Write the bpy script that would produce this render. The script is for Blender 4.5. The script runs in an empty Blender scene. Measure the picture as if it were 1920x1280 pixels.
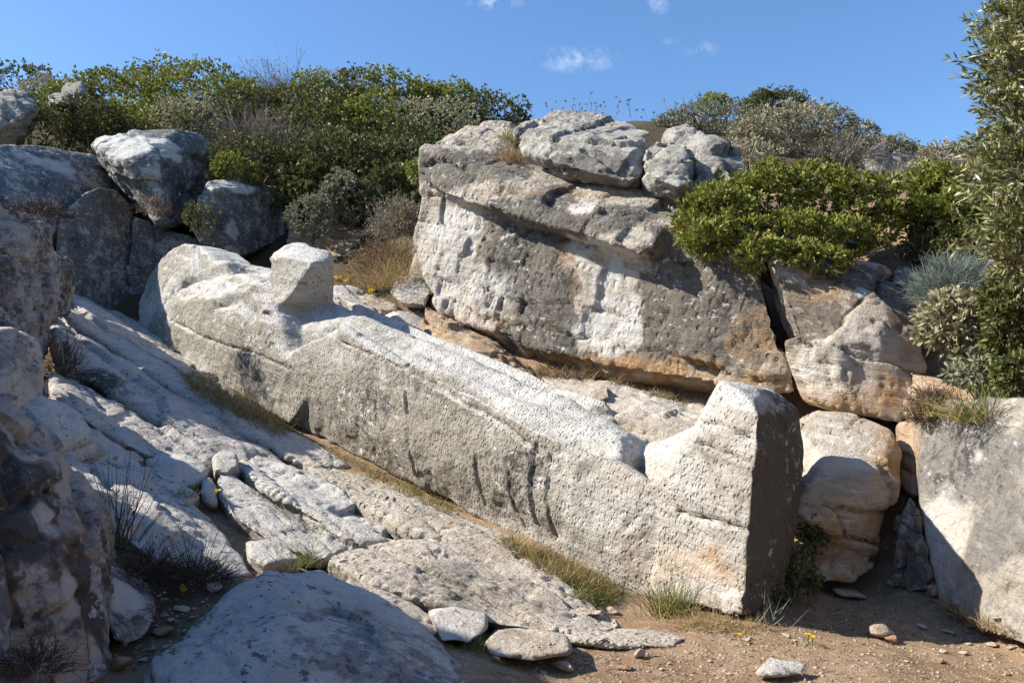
import bpy, bmesh, math, random
import numpy as np
from mathutils import Vector

# ------------------------------------------------------------------ camera, sky, sun, exposure
sc = bpy.context.scene
COL = sc.collection
EYE = 1.65
FPX = 1500.0                      # focal length in photograph pixels (1920 wide)
PITCH = math.radians(4.0)
cam_d = bpy.data.cameras.new('camera')
cam_d.sensor_width = 36.0
cam_d.lens = 36.0 * FPX / 1920.0
cam_d.clip_start = 0.05
cam_d.clip_end = 4000.0
cam = bpy.data.objects.new('camera', cam_d)
COL.objects.link(cam)
cam.location = (0, 0, EYE)
cam.rotation_euler = (math.radians(90) + PITCH, 0, 0)
sc.camera = cam

SUN_AZ = (-1.0, -0.01)           # towards the sun, on the ground plane
SUN_EL = math.radians(38)
_n = math.hypot(*SUN_AZ)
SUN = Vector((SUN_AZ[0] / _n * math.cos(SUN_EL), SUN_AZ[1] / _n * math.cos(SUN_EL), math.sin(SUN_EL)))
sun_d = bpy.data.lights.new('sun', 'SUN')
sun_d.energy = 5.0
sun_d.angle = math.radians(0.55)
sun_d.color = (1.0, 0.93, 0.82)
sun = bpy.data.objects.new('sun', sun_d)
COL.objects.link(sun)
sun.rotation_euler = SUN.to_track_quat('Z', 'Y').to_euler()

world = bpy.data.worlds.new('World')
sc.world = world
world.use_nodes = True
wn, wl = world.node_tree.nodes, world.node_tree.links
wn.clear()
w_out = wn.new('ShaderNodeOutputWorld')
w_bg = wn.new('ShaderNodeBackground')
w_bg.inputs['Strength'].default_value = 0.108
w_sky = wn.new('ShaderNodeTexSky')
w_sky.sky_type = 'NISHITA'
w_sky.sun_disc = False
w_sky.sun_elevation = SUN_EL
w_sky.sun_rotation = math.atan2(SUN.x, SUN.y)
w_sky.altitude = 0
w_sky.air_density = 1.2
w_sky.dust_density = 0.2
w_sky.ozone_density = 8.5
wl.new(w_bg.outputs[0], w_out.inputs['Surface'])

sc.view_settings.view_transform = 'Standard'
sc.view_settings.look = 'None'
sc.view_settings.gamma = 1.0
sc.view_settings.use_curve_mapping = False
sc.view_settings.exposure = 0.9
sc.cycles.max_bounces = 5
sc.cycles.diffuse_bounces = 2
sc.cycles.glossy_bounces = 2
sc.cycles.transparent_max_bounces = 4
sc.cycles.use_denoising = True

# ------------------------------------------------------------------ pixel -> place helpers
_c, _s = math.cos(PITCH), math.sin(PITCH)
def ray(px, py):
    rx, ru = (px - 960.0) / FPX, -(py - 640.0) / FPX
    return np.array([rx, _c - ru * _s, _s + ru * _c])
def P(px, py, d):                 # the point seen at that pixel, d metres ahead
    r = ray(px, py)
    return np.array([0, 0, EYE]) + r * (d / r[1])
A0 = P(1395, 1150, 5.9)           # statue: bottom of the near corner of its feet
A1 = P(330, 668, 12.0)
_h = (A1 - A0)[:2]; _h /= np.linalg.norm(_h)
AX = (A1 - A0) / np.linalg.norm(A1 - A0)          # statue axis, feet -> head
SD = np.array([-_h[1] * -1, _h[0] * -1, 0.0])     # across the statue, away from the camera
UPV = np.cross(SD, AX); UPV = UPV if UPV[2] > 0 else -UPV
def S(px, py, w):                 # pixel on the upright plane w metres behind the statue's near side
    r = ray(px, py)
    return np.array([0, 0, EYE]) + r * ((A0.dot(SD) + w) / r.dot(SD))

# world: sky plus the few small wisps of cloud
def _cloud():
    tc = wn.new('ShaderNodeTexCoord')
    nz = wn.new('ShaderNodeTexNoise'); nz.inputs['Scale'].default_value = 55; nz.inputs['Detail'].default_value = 7
    nz.inputs['Roughness'].default_value = 0.62
    wl.new(tc.outputs['Generated'], nz.inputs['Vector'])
    total = None
    for (px, py, rx, ry, amp) in [(925, 4, 60, 16, .9), (1232, 8, 26, 22, .7), (1078, 112, 95, 26, .85), (1315, 92, 42, 16, .75), (1150, 98, 40, 16, .4), (1258, 78, 22, 8, .3)]:
        r = ray(px, py); r = r / np.linalg.norm(r)
        su = wn.new('ShaderNodeVectorMath'); su.operation = 'SUBTRACT'
        wl.new(tc.outputs['Generated'], su.inputs[0]); su.inputs[1].default_value = tuple(r)
        ml = wn.new('ShaderNodeVectorMath'); ml.operation = 'MULTIPLY'
        wl.new(su.outputs[0], ml.inputs[0]); ml.inputs[1].default_value = (FPX / rx, FPX / ry, FPX / ry)
        ln = wn.new('ShaderNodeVectorMath'); ln.operation = 'LENGTH'
        wl.new(ml.outputs[0], ln.inputs[0])
        mr = wn.new('ShaderNodeMapRange'); mr.inputs['From Min'].default_value = 1.0; mr.inputs['From Max'].default_value = 0.0
        mr.inputs['To Min'].default_value = 0.0; mr.inputs['To Max'].default_value = amp
        wl.new(ln.outputs['Value'], mr.inputs['Value'])
        if total is None: total = mr.outputs[0]
        else:
            a = wn.new('ShaderNodeMath'); a.operation = 'MAXIMUM'
            wl.new(total, a.inputs[0]); wl.new(mr.outputs[0], a.inputs[1]); total = a.outputs[0]
    m2 = wn.new('ShaderNodeMapRange'); m2.inputs['From Min'].default_value = .46; m2.inputs['From Max'].default_value = .86
    wl.new(nz.outputs['Fac'], m2.inputs['Value'])
    m = wn.new('ShaderNodeMath'); m.operation = 'MULTIPLY'; m.use_clamp = True
    wl.new(m2.outputs[0], m.inputs[0]); wl.new(total, m.inputs[1])
    mx = wn.new('ShaderNodeMix'); mx.data_type = 'RGBA'
    wl.new(m.outputs[0], mx.inputs[0]); wl.new(w_sky.outputs[0], mx.inputs[6]); mx.inputs[7].default_value = (5.2, 5.9, 6.9, 1)
    wl.new(mx.outputs[2], w_bg.inputs['Color'])
_cloud()

# ------------------------------------------------------------------ numpy noise
_rs = np.random.RandomState(7)
_T = _rs.rand(64, 64, 64).astype(np.float32)
_RM = np.linalg.qr(_rs.randn(3, 3))[0]
def vn(p, seed=0):                # value noise, -1..1
    p = p + np.array([seed * 7.31, seed * 3.77 + 11.2, seed * 5.13 + 4.4])
    i = np.floor(p).astype(np.int64); f = p - i
    f = f * f * f * (f * (f * 6 - 15) + 10)
    i0 = i & 63; i1 = (i + 1) & 63
    x0, y0, z0 = i0.T; x1, y1, z1 = i1.T; u, v, w = f.T
    a = _T[x0, y0, z0] * (1 - u) + _T[x1, y0, z0] * u
    b = _T[x0, y1, z0] * (1 - u) + _T[x1, y1, z0] * u
    c = _T[x0, y0, z1] * (1 - u) + _T[x1, y0, z1] * u
    d = _T[x0, y1, z1] * (1 - u) + _T[x1, y1, z1] * u
    return ((a * (1 - v) + b * v) * (1 - w) + (c * (1 - v) + d * v) * w) * 2 - 1
def fbm(p, oct=4, seed=0, gain=.5, ridge=False):
    s = np.zeros(len(p)); a = 1.0; t = 0
    for k in range(oct):
        n = vn(p, seed + k * 3)
        if ridge: n = 1 - 2 * np.abs(n)
        s += a * n; t += a; a *= gain
        p = (p @ _RM) * 2.03
    return s / t
def worley(p, seed=0, tilt=False):            # F1, F2 and a random value for the nearest cell
    p = p + np.array([seed * 1.7, seed * 2.9, seed * 4.3])
    i = np.floor(p).astype(np.int64)
    f1 = np.full(len(p), 9.0); f2 = np.full(len(p), 9.0); r1 = np.zeros(len(p)); tl = np.zeros(len(p))
    for dx in (-1, 0, 1):
        for dy in (-1, 0, 1):
            for dz in (-1, 0, 1):
                c = i + np.array([dx, dy, dz]); x, y, z = (c & 63).T
                jx, jy, jz = _T[x, y, z], _T[(x + 17) & 63, (y + 5) & 63, z], _T[x, (y + 29) & 63, (z + 13) & 63]
                q = c + np.stack([jx, jy, jz], 1) * .9 + .05
                d = np.sqrt(((q - p) ** 2).sum(1)); rr = _T[(x + 40) & 63, y, (z + 9) & 63]
                n = d < f1
                f2 = np.where(n, f1, np.minimum(f2, d)); r1 = np.where(n, rr, r1); f1 = np.where(n, d, f1)
                if tilt:          # each cell is a chipped facet with a slope of its own
                    g = np.stack([_T[(x + 3) & 63, (y + 50) & 63, z], _T[(x + 22) & 63, y, (z + 31) & 63], _T[x, (y + 8) & 63, (z + 55) & 63]], 1) * 2 - 1
                    tl = np.where(n, ((p - q) * g).sum(1), tl)
    return (f1, f2, r1, tl) if tilt else (f1, f2, r1)
def jointed(q, f, seed):          # beds cut by two sets of joints: a random value, a slope and the distance to the joint for each block
    R = lambda a, b, c: _T[(a + seed * 5) & 63, (b + seed * 11) & 63, (c + seed * 3) & 63]
    f = np.array(f); u = q * f
    L = np.floor(u[:, 2]).astype(np.int64); z = np.zeros_like(L)
    # beds of uneven thickness
    sh = .7 * (R(L, z + 1, z) - .5); L = np.where(u[:, 2] - L < .35 + sh, L - 1, L)
    o1, o2 = R(L, z + 7, z + 3) * 5, R(L, z + 9, z + 5) * 5
    x, y = u[:, 0] + o1, u[:, 1] + o2
    X, Y = np.floor(x).astype(np.int64), np.floor(y).astype(np.int64)
    fx, fy = x - X, y - Y
    dz = np.abs(u[:, 2] - np.floor(u[:, 2]) - .35 - .7 * (R(np.floor(u[:, 2]).astype(np.int64), z + 1, z) - .5)) / f[2]
    ed = np.minimum(np.minimum(fx, 1 - fx) / f[0], np.minimum(fy, 1 - fy) / f[1])
    r = R(X, Y, L); tl = (fx - .5) * (R(X + 20, Y, L) * 2 - 1) + (fy - .5) * (R(X, Y + 20, L) * 2 - 1)
    return r, tl, ed, dz
def sstep(a, b, x):
    t = np.clip((x - a) / (b - a), 0, 1); return t * t * (3 - 2 * t)
FR = np.stack([AX, SD, UPV], 1)   # bedding frame: along the slope, across, through the beds
def bed(co, sx, sy, sz): return (co @ FR) * np.array([sx, sy, sz])

# ------------------------------------------------------------------ mesh helpers
def mk_mesh(name, v, f, mats):
    me = bpy.data.meshes.new(name)
    v = np.asarray(v, np.float32); f = np.asarray(f, np.int32); k = f.shape[1]
    me.vertices.add(len(v)); me.vertices.foreach_set('co', v.ravel())
    me.loops.add(f.size); me.loops.foreach_set('vertex_index', f.ravel())
    me.polygons.add(len(f)); me.polygons.foreach_set('loop_start', np.arange(0, f.size, k, dtype=np.int32))
    me.update(calc_edges=True)
    for m in (mats if isinstance(mats, (list, tuple)) else [mats]): me.materials.append(m)
    return me
def link(name, me, parent=None):
    o = bpy.data.objects.new(name, me); COL.objects.link(o)
    if parent is not None: o.parent = parent
    return o
def tag(o, label=None, cat=None, group=None, kind=None):
    if label: o['label'] = label
    if cat: o['category'] = cat
    if group: o['group'] = group
    if kind: o['kind'] = kind
    return o
def empty(name, loc):
    o = bpy.data.objects.new(name, None); o.location = tuple(loc); o.empty_display_size = .2
    COL.objects.link(o); return o
def smooth_shade(me):
    me.polygons.foreach_set('use_smooth', np.ones(len(me.polygons), bool))
def get_co(me):
    a = np.empty(len(me.vertices) * 3, np.float32); me.vertices.foreach_get('co', a); return a.reshape(-1, 3).astype(np.float64)
def set_co(me, co):
    me.vertices.foreach_set('co', co.astype(np.float32).ravel()); me.update()
def get_no(me):
    a = np.empty(len(me.vertices) * 3, np.float32); me.vertex_normals.foreach_get('vector', a); return a.reshape(-1, 3).astype(np.float64)
def laplace(me, co, it=2, k=.5):
    e = np.empty(len(me.edges) * 2, np.int32); me.edges.foreach_get('vertices', e); e = e.reshape(-1, 2)
    n = len(co); deg = np.bincount(e.ravel(), minlength=n).clip(1)
    for _ in range(it):
        s = np.stack([np.bincount(e[:, 0], co[e[:, 1], a], n) + np.bincount(e[:, 1], co[e[:, 0], a], n) for a in range(3)], 1) / deg[:, None]
        co = co + k * (s - co)
    return co
def attr(me, name, val):
    a = me.attributes.new(name, 'FLOAT', 'POINT'); a.data.foreach_set('value', np.asarray(val, np.float32))
# ------------------------------------------------------------------ materials
class NT:
    def __init__(s, name):
        s.m = bpy.data.materials.new(name); s.m.use_nodes = True
        s.n, s.l = s.m.node_tree.nodes, s.m.node_tree.links
        s.n.clear(); s.out = s.n.new('ShaderNodeOutputMaterial')
        s.pos = s.n.new('ShaderNodeNewGeometry').outputs['Position']
    def put(s, sock, v):
        if isinstance(v, bpy.types.NodeSocket): s.l.new(v, sock)
        elif isinstance(v, (tuple, list)) and len(v) == 3 and sock.type == 'RGBA': sock.default_value = (*v, 1)
        else: sock.default_value = v
    def math(s, op, a, b=None, clamp=False):
        n = s.n.new('ShaderNodeMath'); n.operation = op; n.use_clamp = clamp
        s.put(n.inputs[0], a)
        if b is not None: s.put(n.inputs[1], b)
        return n.outputs[0]
    def scale(s, v, f):
        n = s.n.new('ShaderNodeVectorMath'); n.operation = 'MULTIPLY'; s.put(n.inputs[0], v); n.inputs[1].default_value = f
        return n.outputs[0]
    def rot(s, v):                # into the bedding frame
        outs = []
        for k in range(3):
            n = s.n.new('ShaderNodeVectorMath'); n.operation = 'DOT_PRODUCT'; s.put(n.inputs[0], v); n.inputs[1].default_value = tuple(FR[:, k]); outs.append(n.outputs['Value'])
        c = s.n.new('ShaderNodeCombineXYZ')
        for k in range(3): s.l.new(outs[k], c.inputs[k])
        return c.outputs[0]
    def noise(s, v, sc_, det=6, rough=.55, dist=0.0):
        n = s.n.new('ShaderNodeTexNoise'); s.put(n.inputs['Vector'], v); n.inputs['Scale'].default_value = sc_
        n.inputs['Detail'].default_value = det; n.inputs['Roughness'].default_value = rough; n.inputs['Distortion'].default_value = dist
        return n.outputs['Fac']
    def voro(s, v, sc_, feat='F1', rnd=1.0):
        n = s.n.new('ShaderNodeTexVoronoi'); n.feature = feat; s.put(n.inputs['Vector'], v); n.inputs['Scale'].default_value = sc_
        n.inputs['Randomness'].default_value = rnd
        return n.outputs['Distance']
    def ramp(s, v, a, b, lo=0.0, hi=1.0):
        n = s.n.new('ShaderNodeMapRange'); n.interpolation_type = 'SMOOTHSTEP'; s.put(n.inputs['Value'], v)
        n.inputs['From Min'].default_value = a; n.inputs['From Max'].default_value = b; n.inputs['To Min'].default_value = lo; n.inputs['To Max'].default_value = hi
        return n.outputs[0]
    def mix(s, f, a, b, mode='MIX'):
        n = s.n.new('ShaderNodeMix'); n.data_type = 'RGBA'; n.blend_type = mode
        s.put(n.inputs[0], f); s.put(n.inputs[6], a); s.put(n.inputs[7], b); return n.outputs[2]
    def attr(s, name):
        n = s.n.new('ShaderNodeAttribute'); n.attribute_name = name; return n.outputs['Fac']
    def bump(s, h, dist, strength=1.0, nrm=None):
        n = s.n.new('ShaderNodeBump'); s.put(n.inputs['Height'], h); n.inputs['Distance'].default_value = dist; n.inputs['Strength'].default_value = strength
        if nrm is not None: s.l.new(nrm, n.inputs['Normal'])
        return n.outputs[0]
    def finish(s, col, rough=.85, nrm=None, spec=.25, trans=0.0):
        b = s.n.new('ShaderNodeBsdfPrincipled'); s.put(b.inputs['Base Color'], col); s.put(b.inputs['Roughness'], rough)
        b.inputs['Specular IOR Level'].default_value = spec
        if nrm is not None: s.l.new(nrm, b.inputs['Normal'])
        o = b.outputs[0]
        if trans:
            t = s.n.new('ShaderNodeBsdfTranslucent'); s.put(t.inputs['Color'], col)
            mx = s.n.new('ShaderNodeMixShader'); mx.inputs[0].default_value = trans
            s.l.new(o, mx.inputs[1]); s.l.new(t.outputs[0], mx.inputs[2]); o = mx.outputs[0]
        s.l.new(o, s.out.inputs['Surface']); return s.m

WHITE, GREY, DARK, OCHRE, LICH = (.66, .62, .56), (.36, .345, .32), (.085, .082, .078), (.43, .25, .11), (.74, .73, .69)
def rock_mat(name, white=WHITE, grey=GREY, dark=DARK, g_amt=.5, d_amt=.5, streak=0.0, pits=0.0, pit_scale=17, strata=.5, ochre=OCHRE, o_amt=0.0, fine=1.0, soft=.085, speck=0.0, fleck=.8):
    t = NT(name); p = t.pos; b = t.rot(p)
    n1 = t.noise(p, .9, 5, .6); n2 = t.noise(p, 4.5, 8, .65); n3 = t.noise(p, 17, 8, .7); n4 = t.noise(p, 70, 4, .6)
    grain = t.noise(t.scale(b, (1.0, 1.3, 9.0)), 2.2, 7, .65, .3)
    # pale stone, veined along its beds
    col = t.mix(t.ramp(grain, .42, .66), white, tuple(.5 * x + .5 * y for x, y in zip(white, grey)))
    warm = t.ramp(t.noise(p, 1.7, 4, .5), .5, .75, 0, .55)
    col = t.mix(warm, col, (white[0] * .86, white[1] * .76, white[2] * .63))
    # grey weathering, deepened by stains and painted shade
    s = t.math('ADD', t.math('MULTIPLY', n1, .34), t.math('ADD', t.math('MULTIPLY', n2, .36), t.math('MULTIPLY', n3, .3)))
    st = t.attr('stain'); wh = t.attr('white'); oc = t.attr('ochre')
    s = t.math('ADD', s, t.math('MULTIPLY', st, .34)); s = t.math('SUBTRACT', s, t.math('MULTIPLY', wh, .4))
    gth = .66 - .3 * g_amt
    col = t.mix(t.ramp(s, gth + .03 - soft * .5, gth + .03 + soft * .5), col, t.mix(t.ramp(n3, .35, .7), grey, tuple(.7 * x for x in grey)))
    # ochre
    of = t.math('ADD', t.math('MULTIPLY', oc, 1.0), o_amt)
    of = t.math('MULTIPLY', of, t.ramp(t.math('ADD', t.math('MULTIPLY', n2, .6), t.math('MULTIPLY', grain, .4)), .36, .6))
    col = t.mix(t.math('MINIMUM', of, .9), col, t.mix(t.ramp(n3, .35, .7), ochre, (ochre[0] * 1.5, ochre[1] * 1.55, ochre[2] * 1.7)))
    # dark lichen in speckled patches, also carries the painted shade
    l = t.math('ADD', t.math('MULTIPLY', n1, .3), t.math('ADD', t.math('MULTIPLY', n2, .3), t.math('MULTIPLY', n3, .4)))
    if streak:
        sk = t.noise(t.scale(p, (3.2, 3.2, .3)), 1.6, 6, .6)
        l = t.math('ADD', t.math('MULTIPLY', l, 1 - streak), t.math('MULTIPLY', sk, streak))
    l = t.math('ADD', l, t.math('MULTIPLY', st, .2)); l = t.math('SUBTRACT', l, t.math('MULTIPLY', wh, .3))
    dth = .69 - .22 * d_amt
    col = t.mix(t.ramp(l, dth, dth + .07, 0, .88), col, dark)
    # pale lichen flecks, also the white laid on sunlit tops
    fl = t.math('MULTIPLY', t.ramp(t.noise(t.scale(b, (.8, 1.0, 1.5)), 8, 6, .72), .575, .64), t.ramp(n1, .36, .56))
    fl = t.math('MAXIMUM', fl, t.math('MULTIPLY', wh, t.ramp(n2, .38, .5)))
    col = t.mix(t.math('MULTIPLY', fl, fleck), col, LICH)
    if speck:                     # small dark lichen spots
        sp = t.math('MULTIPLY', t.ramp(t.noise(t.scale(b, (.7, 1.0, 1.3)), 19, 3, .6), .585, .63), t.ramp(n2, .40, .56))
        sp = t.math('MAXIMUM', sp, t.math('MULTIPLY', t.ramp(t.noise(p, 44, 2, .5), .64, .69), t.ramp(n1, .35, .6)))
        col = t.mix(t.math('MULTIPLY', sp, speck), col, dark)
    col = t.mix(.5, col, t.mix(n4, (.55, .55, .55), (1, 1, 1)), 'MULTIPLY') if fine else col
    # relief
    h = t.math('ADD', t.math('MULTIPLY', t.noise(p, 11, 8, .68), .55), t.math('MULTIPLY', t.noise(p, 42, 6, .65), .28))
    h = t.math('ADD', h, t.math('MULTIPLY', grain, strata))
    nr = t.bump(h, .08, 1.0)
    if pits:
        wv = t.n.new('ShaderNodeVectorMath'); wv.operation = 'ADD'
        cx = t.n.new('ShaderNodeTexNoise'); cx.inputs['Scale'].default_value = 3.5; t.l.new(b, cx.inputs['Vector'])
        t.l.new(b, wv.inputs[0]); t.l.new(t.scale(cx.outputs['Color'], (.12, .12, .12)), wv.inputs[1])
        v = t.voro(t.scale(wv.outputs[0], (1.0, 1.0, .62)), pit_scale, 'F1', .75)
        pm = t.ramp(t.noise(p, 1.3, 3, .5), .3, .55, .25, 1.0)
        pit = t.math('MULTIPLY', t.ramp(v, .08, .42, -1, 0), pm)
        nr = t.bump(pit, .045 * pits, 1.0, nr)
    return t.finish(col, .88, nr, .2)

M = {}
M['statue'] = rock_mat('carved_marble', white=(.60, .57, .51), grey=(.385, .35, .29), g_amt=.36, d_amt=.22, soft=.18, pits=.42, fleck=.9, pit_scale=27, strata=.4)
M['cliff'] = rock_mat('cliff_rock', white=(.58, .51, .42), grey=(.215, .192, .158), soft=.13, g_amt=.55, d_amt=.3, pits=.45, pit_scale=11, strata=.35)
M['cap'] = rock_mat('weathered_cap_rock', white=(.52, .49, .43), grey=(.25, .235, .205), g_amt=.62, d_amt=.3, strata=.4)
M['ledge'] = rock_mat('ochre_bedded_rock', white=(.58, .47, .35), grey=(.33, .27, .2), g_amt=.4, d_amt=.3, strata=1.1, o_amt=.55)
M['tan'] = rock_mat('tan_rock', white=(.62, .55, .45), grey=(.24, .215, .18), g_amt=.38, d_amt=.26, strata=.8, o_amt=.22)
M['wall'] = rock_mat('grey_wall_rock', white=(.54, .49, .41), grey=(.28, .262, .235), soft=.22, g_amt=.55, d_amt=.25, strata=.3, pits=.25, pit_scale=14)
M['slab'] = rock_mat('pale_slab_rock', white=(.66, .625, .57), grey=(.38, .355, .31), g_amt=.32, d_amt=.34, strata=.7, o_amt=.05, speck=.6)
M['slabshade'] = rock_mat('speckled_shade_slab', white=(.64, .61, .565), grey=(.36, .34, .315), g_amt=.42, d_amt=.42, strata=.7, o_amt=.06, speck=.85)  # shaded copy of the slab rock: darker tone plus real lichen specks
M['slabrough'] = rock_mat('pitted_slab_rock', white=(.60, .54, .455), grey=(.35, .315, .265), g_amt=.26, d_amt=.42, strata=1.1, pits=.5, pit_scale=12, o_amt=.06, speck=.7)
M['dark'] = rock_mat('dark_lichened_rock', white=(.54, .53, .5), grey=(.2, .2, .195), g_amt=.72, d_amt=.68, streak=.25, strata=.4)  # lichened stone, darkened further to carry the shade on the bank
M['fore'] = rock_mat('mottled_foreground_rock', white=(.52, .49, .45), grey=(.2, .19, .185), g_amt=.6, d_amt=.8, streak=.15, strata=.6, o_amt=.06)  # mottled lichen tones, made darker for rocks that lie in shade
M['stone'] = rock_mat('loose_stone', white=(.62, .53, .43), grey=(.42, .35, .28), g_amt=.3, d_amt=.1, strata=.5, o_amt=.25)
M['redstone'] = rock_mat('rusty_stone', white=(.46, .28, .18), grey=(.34, .2, .13), g_amt=.3, d_amt=.08, strata=.5, o_amt=.5)

def dirt_mat():
    t = NT('reddish_dirt'); p = t.pos
    n1 = t.noise(p, .8, 5, .6); n2 = t.noise(p, 6, 7, .65); n3 = t.noise(p, 38, 6, .7)
    c = t.mix(t.ramp(n1, .35, .65), (.225, .145, .085), (.31, .215, .135))
    c = t.mix(t.ramp(n2, .45, .7), c, (.38, .28, .185))
    c = t.mix(t.ramp(n3, .5, .72), c, (.19, .125, .08))
    v = t.voro(p, 26); peb = t.math('MULTIPLY', t.ramp(v, .2, .27, 1, 0), t.ramp(n2, .42, .6))
    c = t.mix(peb, c, (.58, .47, .37))
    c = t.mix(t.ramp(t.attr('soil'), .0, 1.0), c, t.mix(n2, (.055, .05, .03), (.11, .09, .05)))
    h = t.math('ADD', t.math('MULTIPLY', n2, .7), t.math('ADD', t.math('MULTIPLY', n3, .3), t.math('MULTIPLY', peb, .35)))
    return t.finish(c, .95, t.bump(h, .06, .9), .1)
M['dirt'] = dirt_mat()

def leaf_mat(name, cols, rough=.42, spec=.5, trans=.22):
    rough = max(rough, .56); spec = min(spec, .3)
    t = NT(name); g = [n for n in t.n if n.bl_idname == 'ShaderNodeNewGeometry'][0]
    r = t.n.new('ShaderNodeValToRGB'); t.l.new(g.outputs['Random Per Island'], r.inputs[0])
    e = r.color_ramp.elements
    for k, (pos, c) in enumerate(cols):
        x = e[k] if k < 2 else e.new(pos)
        x.position = pos; x.color = (*c, 1)
    return t.finish(r.outputs[0], rough, None, spec, trans)
M['mastic'] = leaf_mat('mastic_leaf', [(0, (.09, .12, .02)), (.5, (.20, .235, .035)), (.9, (.38, .37, .09)), (1.0, (.30, .19, .08))], .34, .55)
M['masticdark'] = leaf_mat('dark_mastic_leaf', [(0, (.05, .065, .018)), (.5, (.105, .125, .035)), (1.0, (.22, .21, .08))], .4, .5)
M['sage'] = leaf_mat('sage_leaf', [(0, (.20, .195, .11)), (.6, (.37, .345, .21)), (1.0, (.54, .49, .34))], .7, .2)
M['greygreen'] = leaf_mat('grey_green_leaf', [(0, (.12, .135, .075)), (.6, (.23, .24, .15)), (1.0, (.36, .36, .25))], .7, .2)
M['bluegrey'] = leaf_mat('blue_grey_twig', [(0, (.12, .15, .125)), (1.0, (.26, .3, .26))], .7, .2)
M['olive'] = leaf_mat('olive_leaf', [(0, (.09, .105, .03)), (.55, (.19, .20, .065)), (.8, (.30, .30, .12)), (1.0, (.6, .58, .44))], .42, .5, .15)
M['dry'] = leaf_mat('dry_grass', [(0, (.22, .14, .06)), (.6, (.37, .26, .12)), (1.0, (.52, .42, .24))], .8, .1, .25)
M['drybrown'] = leaf_mat('brown_dead_twig', [(0, (.10, .065, .045)), (.6, (.19, .13, .09)), (1.0, (.3, .23, .17))], .8, .1, .1)
M['greytwig'] = leaf_mat('grey_bare_twig', [(0, (.13, .105, .09)), (.6, (.24, .2, .17)), (1.0, (.36, .32, .28))], .8, .1, .1)
M['darktwig'] = leaf_mat('dark_bare_twig', [(0, (.04, .03, .025)), (1.0, (.12, .09, .07))], .8, .1, .05)
M['grass'] = leaf_mat('green_grass', [(0, (.075, .11, .02)), (.6, (.14, .18, .04)), (1.0, (.28, .25, .1))], .5, .3, .3)
M['reed'] = leaf_mat('dark_reed', [(0, (.03, .045, .02)), (1.0, (.09, .11, .05))], .5, .3, .15)
M['lime'] = leaf_mat('lime_spurge_leaf', [(0, (.16, .2, .04)), (1.0, (.32, .36, .1))], .5, .3, .25)
M['berry'] = leaf_mat('red_berry', [(0, (.12, .02, .02)), (1.0, (.22, .06, .03))], .5, .3, .0)
M['petal'] = leaf_mat('yellow_petal', [(0, (.80, .52, .01)), (1.0, (.85, .62, .03))], .5, .2, .25)
def bark_mat():
    t = NT('bark'); n = t.noise(t.scale(t.pos, (6, 6, 1.2)), 5, 6, .6)
    return t.finish(t.mix(n, (.09, .07, .055), (.26, .22, .18)), .9, t.bump(n, .02, .8), .1)
M['bark'] = bark_mat()
# ------------------------------------------------------------------ rock builder
def hull_mesh(hulls):
    bm = bmesh.new()
    for pts in hulls:
        b2 = bmesh.new()
        for p in pts: b2.verts.new(tuple(p))
        r = bmesh.ops.convex_hull(b2, input=b2.verts[:])
        dead = [g for g in r['geom_interior'] + r['geom_unused'] if isinstance(g, bmesh.types.BMVert)]
        if dead: bmesh.ops.delete(b2, geom=list(set(dead)), context='VERTS')
        bmesh.ops.recalc_face_normals(b2, faces=b2.faces[:])
        t = bpy.data.meshes.new('t'); b2.to_mesh(t); b2.free(); bm.from_mesh(t); bpy.data.meshes.remove(t)
    me = bpy.data.meshes.new('hull'); bm.to_mesh(me); bm.free(); return me
def remesh(me, vox):
    o = bpy.data.objects.new('tmp', me); COL.objects.link(o)
    m = o.modifiers.new('r', 'REMESH'); m.mode = 'VOXEL'; m.voxel_size = vox; m.adaptivity = 0
    dg = bpy.context.evaluated_depsgraph_get()
    out = bpy.data.meshes.new_from_object(o.evaluated_get(dg))
    bpy.data.objects.remove(o); bpy.data.meshes.remove(me)
    return out
def push(pts, back, shrink=.88, lift=0.0):
    pts = np.array(pts); d = pts - np.array([0, 0, EYE]); d[:, 2] = 0
    d /= np.linalg.norm(d, axis=1)[:, None]
    q = pts + d * back; c = q.mean(0)
    q = c + (q - c) * shrink; q[:, 2] += lift
    return q
STY = {
    #      swell amp/freq; block amp, joints per metre (along, across, through the beds); bed line depth; crack; fine
    'block':  dict(low=(.08, .8), blk=(.09, (.75, .9, 1.6)), bed=.04, crack=.065, fine=.013, small=2.7),
    'cap':    dict(low=(.06, .9), blk=(.075, (1.0, 1.1, 2.0)), bed=.035, crack=.07, fine=.014, small=2.6),
    'slab':   dict(low=(.05, 1.0), blk=(.06, (.13, 1.7, 2.6)), bed=.03, crack=.07, fine=.016, small=2.6),
    'round':  dict(low=(.05, 1.2), blk=(.035, (1.0, 1.2, 1.6)), bed=.012, crack=.02, fine=.018, small=2.5),
    'wall':   dict(low=(.05, 1.0), blk=(.025, (.5, .6, .9)), bed=.01, crack=.02, fine=.012, small=2.2),
    'bedded': dict(low=(.06, 1.0), blk=(.09, (.7, 1.0, 4.5)), bed=.05, crack=.05, fine=.018, small=2.4),
    'jag':    dict(low=(.05, 1.2), blk=(.085, (1.7, 2.1, 2.9)), bed=.03, crack=.06, fine=.02, small=2.6),
    'stone':  dict(low=(.02, 5.0), blk=(.012, (4, 4, 7)), bed=.004, crack=.004, fine=.004, small=2.2),
}
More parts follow.
